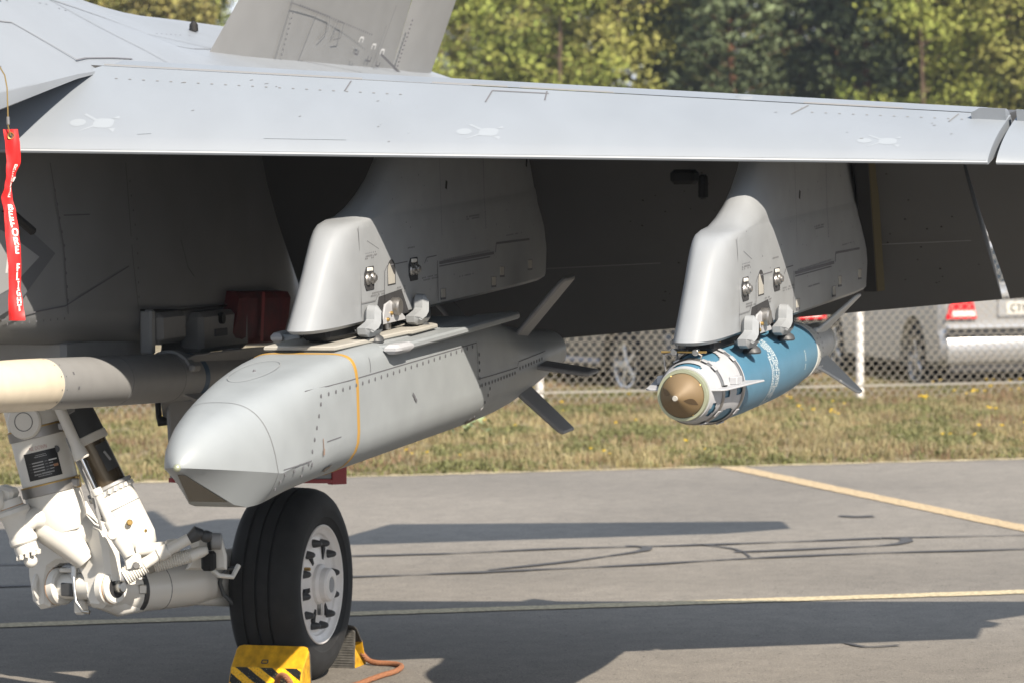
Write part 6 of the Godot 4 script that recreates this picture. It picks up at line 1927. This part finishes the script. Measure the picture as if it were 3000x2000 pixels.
func car(called: String, paint: Material, label: String, dark: bool) -> Node3D:
	var c := thing(called, Vector3.ZERO, label, "car", "cars parked behind the fence")
	var hw := 0.85
	var pro := PackedVector2Array()
	var arch := func(zc: float) -> void:
		for i in 9:
			var a := PI * i / 8.0
			pro.append(Vector2(zc - 0.36 * cos(a), 0.30 + 0.36 * sin(a)))
	pro.append(Vector2(-2.10, 0.27))
	pro.append(Vector2(-1.70, 0.25))
	arch.call(-1.30)
	pro.append(Vector2(-0.9, 0.22)); pro.append(Vector2(0.95, 0.22))
	arch.call(1.36)
	pro.append_array(PackedVector2Array([Vector2(2.0, 0.24), Vector2(2.2, 0.32), Vector2(2.24, 0.5), Vector2(2.16, 0.68), Vector2(1.6, 0.83), Vector2(0.95, 0.93), Vector2(-1.5, 1.0), Vector2(-2.05, 0.99), Vector2(-2.12, 0.93), Vector2(-2.10, 0.62), Vector2(-2.16, 0.58), Vector2(-2.20, 0.45), Vector2(-2.17, 0.33)]))
	var body := part("body", MB.new().prism(pro, Vector3(-hw, 0, 0), Vector3.BACK, Vector3.UP, Vector3(hw * 2, 0, 0), 0.055), paint, c, 40.0)
	var cab := []
	for q in [[0.94, -1.62, 0.98, 0.78], [1.10, -1.40, 0.72, 0.74], [1.30, -1.10, 0.35, 0.66], [1.42, -0.85, 0.05, 0.58], [1.45, -0.6, -0.15, 0.5]]:
		cab.append(PackedVector3Array([Vector3(-q[3], q[0], q[1]), Vector3(q[3], q[0], q[1]), Vector3(q[3], q[0], q[2]), Vector3(-q[3], q[0], q[2])]))
	part("cabin", MB.new().loft(cab), paint, c, 25.0)
	part("rear_window", MB.new().prism(PackedVector2Array([Vector2(-0.66, 0), Vector2(0.66, 0), Vector2(0.52, 0.42), Vector2(-0.52, 0.42)]), Vector3(0, 1.02, -1.525), Vector3.RIGHT, Vector3(0, 0.72, 0.69), Vector3(0, 0.006, -0.006)), M.car_glass, c)
	for s in [-1.0, 1.0]:
		part("side_window", MB.new().prism(PackedVector2Array([Vector2(-1.2, 0.0), Vector2(0.62, 0.0), Vector2(0.15, 0.30), Vector2(-0.85, 0.30)]), Vector3(s * 0.755, 1.06, 0), Vector3.BACK, Vector3(-s * 0.28, 0.96, 0), Vector3(s * 0.012, 0, 0)), M.car_glass, c)
		var lp := PackedVector2Array([Vector2(0.0, -0.02), Vector2(-0.30, -0.02), Vector2(-0.25, 0.185), Vector2(-0.06, 0.185)])
		var q := PackedVector2Array()
		for p in lp: q.append(Vector2(p.x * s, p.y))
		var l := part("tail_lamp", MB.new().prism(q, Vector3(s * 0.80, 0.72, -2.115), Vector3.RIGHT, Vector3.UP, Vector3(0, 0, -0.03), 0.008), M.lamp_red, c)
		var wq := PackedVector2Array([Vector2(-0.06 * s, 0.006), Vector2(-0.285 * s, 0.006), Vector2(-0.272 * s, 0.058), Vector2(-0.06 * s, 0.058)])
		part("reverse_lamp", MB.new().prism(wq, Vector3(s * 0.80, 0.72, -2.140), Vector3.RIGHT, Vector3.UP, Vector3(0, 0, -0.009), 0.002), M.lamp_clear, l)
	var hb := Vector3(0, 0.52, -2.19)
	part("bumper_trim", MB.new().box(Vector3(0, 0.565, -2.175), Vector3(1.64, 0.045, 0.05), 0.012), M.car_trim, c)
	part("bumper_ledge", MB.new().box(Vector3(0, 0.625, -2.155), Vector3(1.60, 0.05, 0.09), 0.02), paint, c)
	part("lower_apron", MB.new().box(Vector3(0, 0.26, -2.08), Vector3(1.55, 0.10, 0.10), 0.02), M.car_trim, c)
	var pr := part("plate_recess", MB.new().box(Vector3(0, 0.80, -2.118), Vector3(0.60, 0.17, 0.02), 0.006), paint, c)
	part("plate_shadow", MB.new().box(Vector3(0, 0.893, -2.13), Vector3(0.62, 0.02, 0.03), 0.004), M.car_trim, pr)
	var np := part("number_plate", MB.new().box(Vector3(0, 0.795, -2.131), Vector3(0.445, 0.118, 0.008), 0.003), M.plate, c)
	if not dark:
		var t := MB.new()
		word(t, "CTN-2", 0.072, func(q: Vector2) -> Vector3: return Vector3(0.185 - q.x, 0.759 + q.y, -2.1364))
		part("plate_letters", t, M.ink, np)
	for s in [-1.0, 1.0]:
		if dark: part("side_strip", MB.new().box(Vector3(s * (hw + 0.004), 0.32 if dark else 0.52, 0.03), Vector3(0.02, 0.05, 1.75), 0.008), M.car_strip if dark else paint, c)
		for z in [-1.30, 1.36]:
			var x: float = s * 0.74
			var w := part("wheel", MB.new().lathe(Vector3(x - s * 0.1, 0.305, z), Vector3(s, 0, 0), [Vector2(0, 0.2), Vector2(0.0, 0.27), Vector2(0.02, 0.303), Vector2(0.16, 0.303), Vector2(0.185, 0.28), Vector2(0.19, 0.21), Vector2(0.17, 0.2)], 36, Vector3.UP, 0.0, TAU, false), M.rubber, c)
			part("rim_ring", MB.new().lathe(Vector3(x - s * 0.1, 0.305, z), Vector3(s, 0, 0), [Vector2(0.165, 0.215), Vector2(0.192, 0.212), Vector2(0.188, 0.192), Vector2(0.16, 0.188)], 36, Vector3.UP, 0.0, TAU, false), M.alloy, w)
			for k in 5:
				var a := TAU * k / 5.0 + 0.3
				var d := Vector3(0, cos(a), sin(a))
				part("spoke", MB.new().box(Vector3(x + s * 0.072, 0.305, z) + d * 0.105, Vector3(0.022, 0.20, 0.055), 0.008, Basis(Vector3.RIGHT, a)), M.alloy, w)
			part("rim_hub", MB.new().cyl(Vector3(x + s * 0.05, 0.305, z), Vector3(x + s * 0.09, 0.305, z), 0.05, 16, 0.008), M.alloy, w)
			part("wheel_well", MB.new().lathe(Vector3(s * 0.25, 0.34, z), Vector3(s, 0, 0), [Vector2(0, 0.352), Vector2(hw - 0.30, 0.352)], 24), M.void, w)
	return c

# leaf-sized faces gathered in clumps through the volume of a crown
func leaves(m: MB, c: Vector3, rad: float, n: int, size: float, tone: Color, heart: Vector3, r: RandomNumberGenerator) -> void:
	for i in n:
		var d := Vector3(r.randfn(), r.randfn() * 0.8, r.randfn()) * rad * 0.5
		var p := c + d
		var a := Vector3(r.randfn(), r.randfn(), r.randfn()).normalized()
		var b := a.cross(Vector3(r.randfn(), r.randfn(), r.randfn())).normalized()
		var s := size * r.randf_range(0.6, 1.3)
		var k := r.randf_range(0.8, 1.22)
		m.col = Color(tone.r * k, tone.g * k * r.randf_range(0.95, 1.05), tone.b * k)
		m.quad(p - a * s, p + b * s * 0.55, p + a * s, p - b * s * 0.55)

func leaf_mesh(m: MB, heart: Vector3) -> ArrayMesh:
	var n := m.v.size()
	var N := PackedVector3Array(); N.resize(n)
	for i in range(0, n, 3):
		var f := (m.v[i + 1] - m.v[i]).cross(m.v[i + 2] - m.v[i]).normalized()
		var out := (m.v[i] - heart).normalized()
		if f.dot(out) < 0: f = -f
		var q := (f + out * 0.6).normalized()
		for k in 3: N[i + k] = q
	var arr := []
	arr.resize(Mesh.ARRAY_MAX)
	arr[Mesh.ARRAY_VERTEX] = m.v; arr[Mesh.ARRAY_NORMAL] = N; arr[Mesh.ARRAY_COLOR] = m.cl
	var am := ArrayMesh.new()
	am.add_surface_from_arrays(Mesh.PRIMITIVE_TRIANGLES, arr)
	am.surface_set_material(0, M.leaf)
	return am

func deciduous(sd: int, H: float, tone: Color, tone2: Color) -> Array:
	var r := RandomNumberGenerator.new()
	r.seed = sd
	var wood := MB.new()
	var bend := Vector3(r.randf_range(-0.4, 0.4), 0, r.randf_range(-0.4, 0.4))
	var tr := []
	for i in 8:
		var k := i / 7.0
		tr.append(Vector3(0, H * 0.94 * k, 0) + bend * k * k + Vector3(sin(k * 7 + sd), 0, cos(k * 5 + sd)) * 0.12 * k)
	wood.tube(tr, [0.10, 0.09, 0.08, 0.068, 0.055, 0.042, 0.028, 0.010], 9)
	var m := MB.new()
	for b in 40:
		var k := r.randf_range(0.14, 0.99)
		var f := k * 7.0
		var o: Vector3 = tr[int(minf(f, 6))].lerp(tr[mini(int(f) + 1, 7)], f - int(f))
		var a := r.randf() * TAU
		var L := (0.55 + 1.75 * sin(PI * pow(k, 0.85))) * r.randf_range(0.65, 1.15)
		var up := r.randf_range(0.15, 0.7)
		var d := Vector3(cos(a), up, sin(a)).normalized()
		var e := o + d * L + Vector3.DOWN * L * 0.12
		wood.tube([o, o.lerp(e, 0.5) + Vector3.UP * 0.08, e], [0.03, 0.018, 0.005], 5)
		for q in 7:
			var u := 0.25 + 0.75 * q / 6.0
			var c := o.lerp(e, u) + Vector3(r.randfn(), r.randfn(), r.randfn()) * 0.2
			var t := tone.lerp(tone2, r.randf())
			leaves(m, c, r.randf_range(0.34, 0.60), 78, 0.062, t, Vector3.ZERO, r)
	return [wood.mesh(Vector3.ZERO, 60.0, M.bark), leaf_mesh(m, Vector3(0, H * 0.5, 0))]

func pine(sd: int, H: float) -> Array:
	var r := RandomNumberGenerator.new()
	r.seed = sd
	var wood := MB.new()
	var tr := []
	for i in 8: tr.append(Vector3(0.05 * sin(i * 1.3 + sd), H * i / 7.0, 0.05 * cos(i * 1.7 + sd)))
	wood.tube(tr, [0.14, 0.125, 0.11, 0.09, 0.07, 0.05, 0.03, 0.01], 9)
	var m := MB.new()
	var y := 0.9
	while y < H - 0.2:
		var k := y / H
		var nb := 6 + r.randi() % 3
		var a0 := r.randf() * TAU
		for b in nb:
			var a := a0 + TAU * b / nb + r.randf_range(-0.25, 0.25)
			var L := (2.2 * pow(1.0 - k, 0.75) + 0.25) * r.randf_range(0.7, 1.12)
			var o := Vector3(0, y, 0)
			var d := Vector3(cos(a), 0.16 + 0.5 * k, sin(a)).normalized()
			var e := o + d * L
			wood.tube([o, e], [0.016, 0.004], 4)
			var side := d.cross(Vector3.UP).normalized()
			var nt := int(4 + L * 5.5)
			for q in nt:
				var u := 0.22 + 0.78 * q / nt
				var c := o.lerp(e, u) + side * r.randf_range(-0.5, 0.5) * (1.2 - u) * minf(L, 1.4) + Vector3.UP * r.randf_range(-0.06, 0.10)
				var g := r.randf_range(0.72, 1.25) * (0.9 + 0.3 * u)
				for s in 30:  # needle sprays pointing up and out
					var v := (d * 0.55 + Vector3.UP * r.randf_range(0.15, 0.95) + side * r.randf_range(-0.8, 0.8) + Vector3(r.randfn(), r.randfn(), r.randfn()) * 0.25).normalized()
					var l := r.randf_range(0.10, 0.21)
					var wv := v.cross(Vector3(r.randfn(), r.randfn(), r.randfn())).normalized() * l * 0.17
					var kk := g * r.randf_range(0.85, 1.15)
					m.col = Color(0.18 * kk, 0.225 * kk, 0.12 * kk)
					var p := c + v * 0.03
					m.quad(p, p + v * l * 0.5 + wv, p + v * l, p + v * l * 0.5 - wv)
		y += r.randf_range(0.30, 0.42)
	return [wood.mesh(Vector3.ZERO, 60.0, M.pine_bark), leaf_mesh(m, Vector3(0, H * 0.42, 0))]

func plant_tree(src: Array, called: String, at: Vector3, turn: float, sc: float, label: String, group: String) -> void:
	var t := thing(called, at, label, "tree", group)
	t.rotation.y = turn
	t.scale = Vector3.ONE * sc
	var names := ["trunk", "crown"]
	for i in 2:
		var o := MeshInstance3D.new()
		o.name = names[i]
		o.mesh = src[i]
		t.add_child(o, true)

func build_trees() -> void:
	var bright := Color(0.37, 0.39, 0.09)
	var olive := Color(0.34, 0.32, 0.10)
	var fresh := Color(0.27, 0.33, 0.07)
	var D := [deciduous(101, 9.4, bright, fresh), deciduous(102, 10.6, fresh, bright), deciduous(103, 9.8, olive, bright), deciduous(104, 11.0, olive, Color(0.24, 0.19, 0.06))]
	var P := [pine(201, 12.5), pine(202, 11.2), pine(203, 13.5)]
	var d := Vector3(-0.3007, 0, -0.9537)
	var rt := Vector3(0.9537, 0, -0.3007)
	var C := Vector3(cam_at.x, -0.06, cam_at.z)
	var put := func(px: float, dist: float, kind: String, v: int, sc: float, label: String) -> void:
		var p := C + d * dist + rt * px * dist
		if kind == "pine": plant_tree(P[v], "pine_tree", p, rng.randf() * TAU, sc, label, "pines beyond the fence")
		else: plant_tree(D[v], "birch_tree", p, rng.randf() * TAU, sc, label, "leafy trees beyond the fence")
	# px is the sideways distance per metre of distance from where the photographer stands
	for q in [[0.041, 104, 1, 1.0, "dark pine at the left end of the pine clump, beside the bright leafy trees"], [0.060, 100, 0, 1.05, "broad dark pine in the middle of the clump behind the wing"], [0.079, 104, 2, 1.0, "tall dark pine right of the broadest pine"], [0.097, 102, 1, 1.08, "dark pine at the right end of the clump, greyer than its neighbours"], [0.130, 106, 0, 0.62, "small dark pine low at the right edge before the leafy trees"]]:
		put.call(q[0], q[1], "pine", q[2], q[3], q[4])
	for q in [[0.052, 112, 2, 1.05, "pine standing half hidden behind the front row of pines"], [0.088, 113, 0, 1.0, "pine half hidden between the two right pines"], [0.110, 112, 2, 0.95, "pine fading into the leafy trees on the right"]]:
		put.call(q[0], q[1], "pine", q[2], q[3], q[4])
	for q in [[-0.020, 100, 0, 0.93, "bright yellow green tree just right of the aircraft's fin"], [-0.003, 103, 1, 0.88, "bright leafy tree with sky showing through its top"], [0.014, 99, 0, 0.98, "bright green tree in front, left of the pines"], [0.029, 101, 2, 0.95, "yellowish leafy tree touching the leftmost pine"], [0.005, 110, 2, 1.0, "leafy tree behind the bright front trees"],
		[0.112, 100, 1, 0.98, "leafy green tree right of the pine clump"], [0.124, 103, 3, 1.0, "olive leafy tree near the right edge"], [0.139, 100, 2, 1.02, "yellow green tree at the right edge"], [0.118, 111, 0, 1.0, "leafy tree behind the right edge trees"], [0.145, 110, 3, 1.05, "olive tree far back at the right edge"],
		[-0.122, 101, 3, 0.86, "brownish green tree above the aircraft's shoulder, leftmost"], [-0.108, 103, 2, 0.90, "brownish green tree above the middle of the aircraft's shoulder"], [-0.094, 100, 3, 0.88, "olive tree touching the fin's leading edge"], [-0.080, 104, 1, 0.95, "green tree hidden mostly by the fin"], [-0.115, 112, 0, 0.9, "greenish tree behind the aircraft's shoulder"], [-0.100, 113, 3, 0.95, "olive tree far behind the aircraft's shoulder"],
		[-0.04, 106, 1, 0.95, "leafy tree behind the rudder"], [0.022, 114, 3, 1.02, "olive tree between the bright trees and the pines"], [-0.012, 115, 3, 0.86, "thin olive tree far behind the bright trees"], [0.045, 121, 1, 1.12, "leafy tree behind the left pines"], [0.075, 122, 2, 1.12, "leafy tree far behind the middle pines"], [0.101, 121, 0, 1.1, "leafy tree far behind the right pines"], [-0.03, 119, 0, 0.95, "leafy tree far behind the fin's trailing edge"], [0.008, 121, 3, 0.98, "olive tree in the far row behind the bright trees"], [0.13, 119, 2, 1.1, "yellow green tree in the far row at right"], [-0.088, 119, 0, 0.95, "green tree in the far row beside the fin"], [-0.128, 119, 2, 1.0, "yellowish tree in the far row at left"], [-0.138, 105, 1, 0.9, "green tree beyond the left edge of the fuselage"]]:
		put.call(q[0], q[1], "leafy", q[2], q[3], q[4])

func _ready() -> void:
	rng.seed = 2024
	# camera
	var th := deg_to_rad(17.5)
	var pitch := deg_to_rad(2.6203)
	view_f = Vector3(-sin(th) * cos(pitch), -sin(pitch), -cos(th) * cos(pitch))
	view_r = view_f.cross(Vector3.UP).normalized()
	var up := view_r.cross(view_f)
	var roll := deg_to_rad(0.6)
	var r2 := view_r * cos(roll) - up * sin(roll)
	var u2 := up * cos(roll) + view_r * sin(roll)
	var cam := Camera3D.new()
	cam.name = "camera"
	cam.transform = Transform3D(Basis(r2, u2, -view_f), cam_at)
	cam.fov = 10.541
	cam.near = 0.1
	cam.far = 900.0
	var ca := CameraAttributesPhysical.new()
	ca.frustum_focal_length = 130.1
	ca.frustum_near = 0.1
	ca.frustum_far = 900.0
	ca.frustum_focus_distance = 12.7
	ca.exposure_aperture = 6.3
	cam.attributes = ca
	add_child(cam)
	cam.make_current()
	# sky, sun, exposure
	var sm := ProceduralSkyMaterial.new()
	sm.sky_top_color = Color(0.60, 0.65, 0.72)
	sm.sky_horizon_color = Color(0.80, 0.82, 0.85)
	sm.sky_curve = 0.22
	sm.sky_energy_multiplier = 1.0
	sm.ground_bottom_color = Color(0.30, 0.28, 0.22)
	sm.ground_horizon_color = Color(0.55, 0.56, 0.52)
	sm.use_debanding = false
	var sky := Sky.new()
	sky.sky_material = sm
	var env := Environment.new()
	env.background_mode = Environment.BG_SKY
	env.sky = sky
	env.tonemap_mode = Environment.TONE_MAPPER_LINEAR
	env.tonemap_exposure = 2.1
	env.fog_enabled = true
	env.fog_light_color = Color(0.80, 0.85, 0.90)
	env.fog_density = 0.0003
	env.sdfgi_enabled = true
	env.ssao_enabled = true
	env.ssil_enabled = true
	var we := WorldEnvironment.new()
	we.name = "environment"
	we.environment = env
	add_child(we)
	var sun := DirectionalLight3D.new()
	sun.name = "sun"
	sun.light_energy = 1.5
	sun.light_color = Color(1.0, 0.955, 0.89)
	sun.light_angular_distance = 0.53
	sun.shadow_enabled = true
	var S := Vector3(-0.85, -1.0, -0.81).normalized()
	sun.transform = Transform3D(Basis.looking_at(S, Vector3.UP), Vector3(20, 25, 20))
	add_child(sun)
	make_materials()
	build_apron()
	build_verge()
	build_fence()
	build_trees()
	jet = thing("fighter_jet", Vector3(1.405, 0.0, 0.0), "light grey fighter jet seen below its port wing with flaps drooped", "aircraft")
	build_fuselage()
	build_wing()
	build_pylon(Vector3(2.17, 1.453, 1.922), 0.74)
	build_pylon(Vector3(3.44, 1.403, 1.555), 0.74)
	build_gear()
	build_glide_bomb()
	build_blue_bomb()
	build_missile()
	build_ground_gear()
	var c1 := car("parked_car", M.car_silver, "silver saloon car parked with its red tail lamp towards the fence", false)
	c1.position = Vector3(0.0, -0.08, -21.71)
	c1.rotation.y = atan2(-0.4811, -0.8767)
	var c2 := car("parked_car", M.car_dark, "dark car with alloy wheel behind the fence, left of the blue bomb", true)
	c2.position = Vector3(-2.743, -0.06, -20.07)
	c2.rotation.y = atan2(-0.69, -0.723)
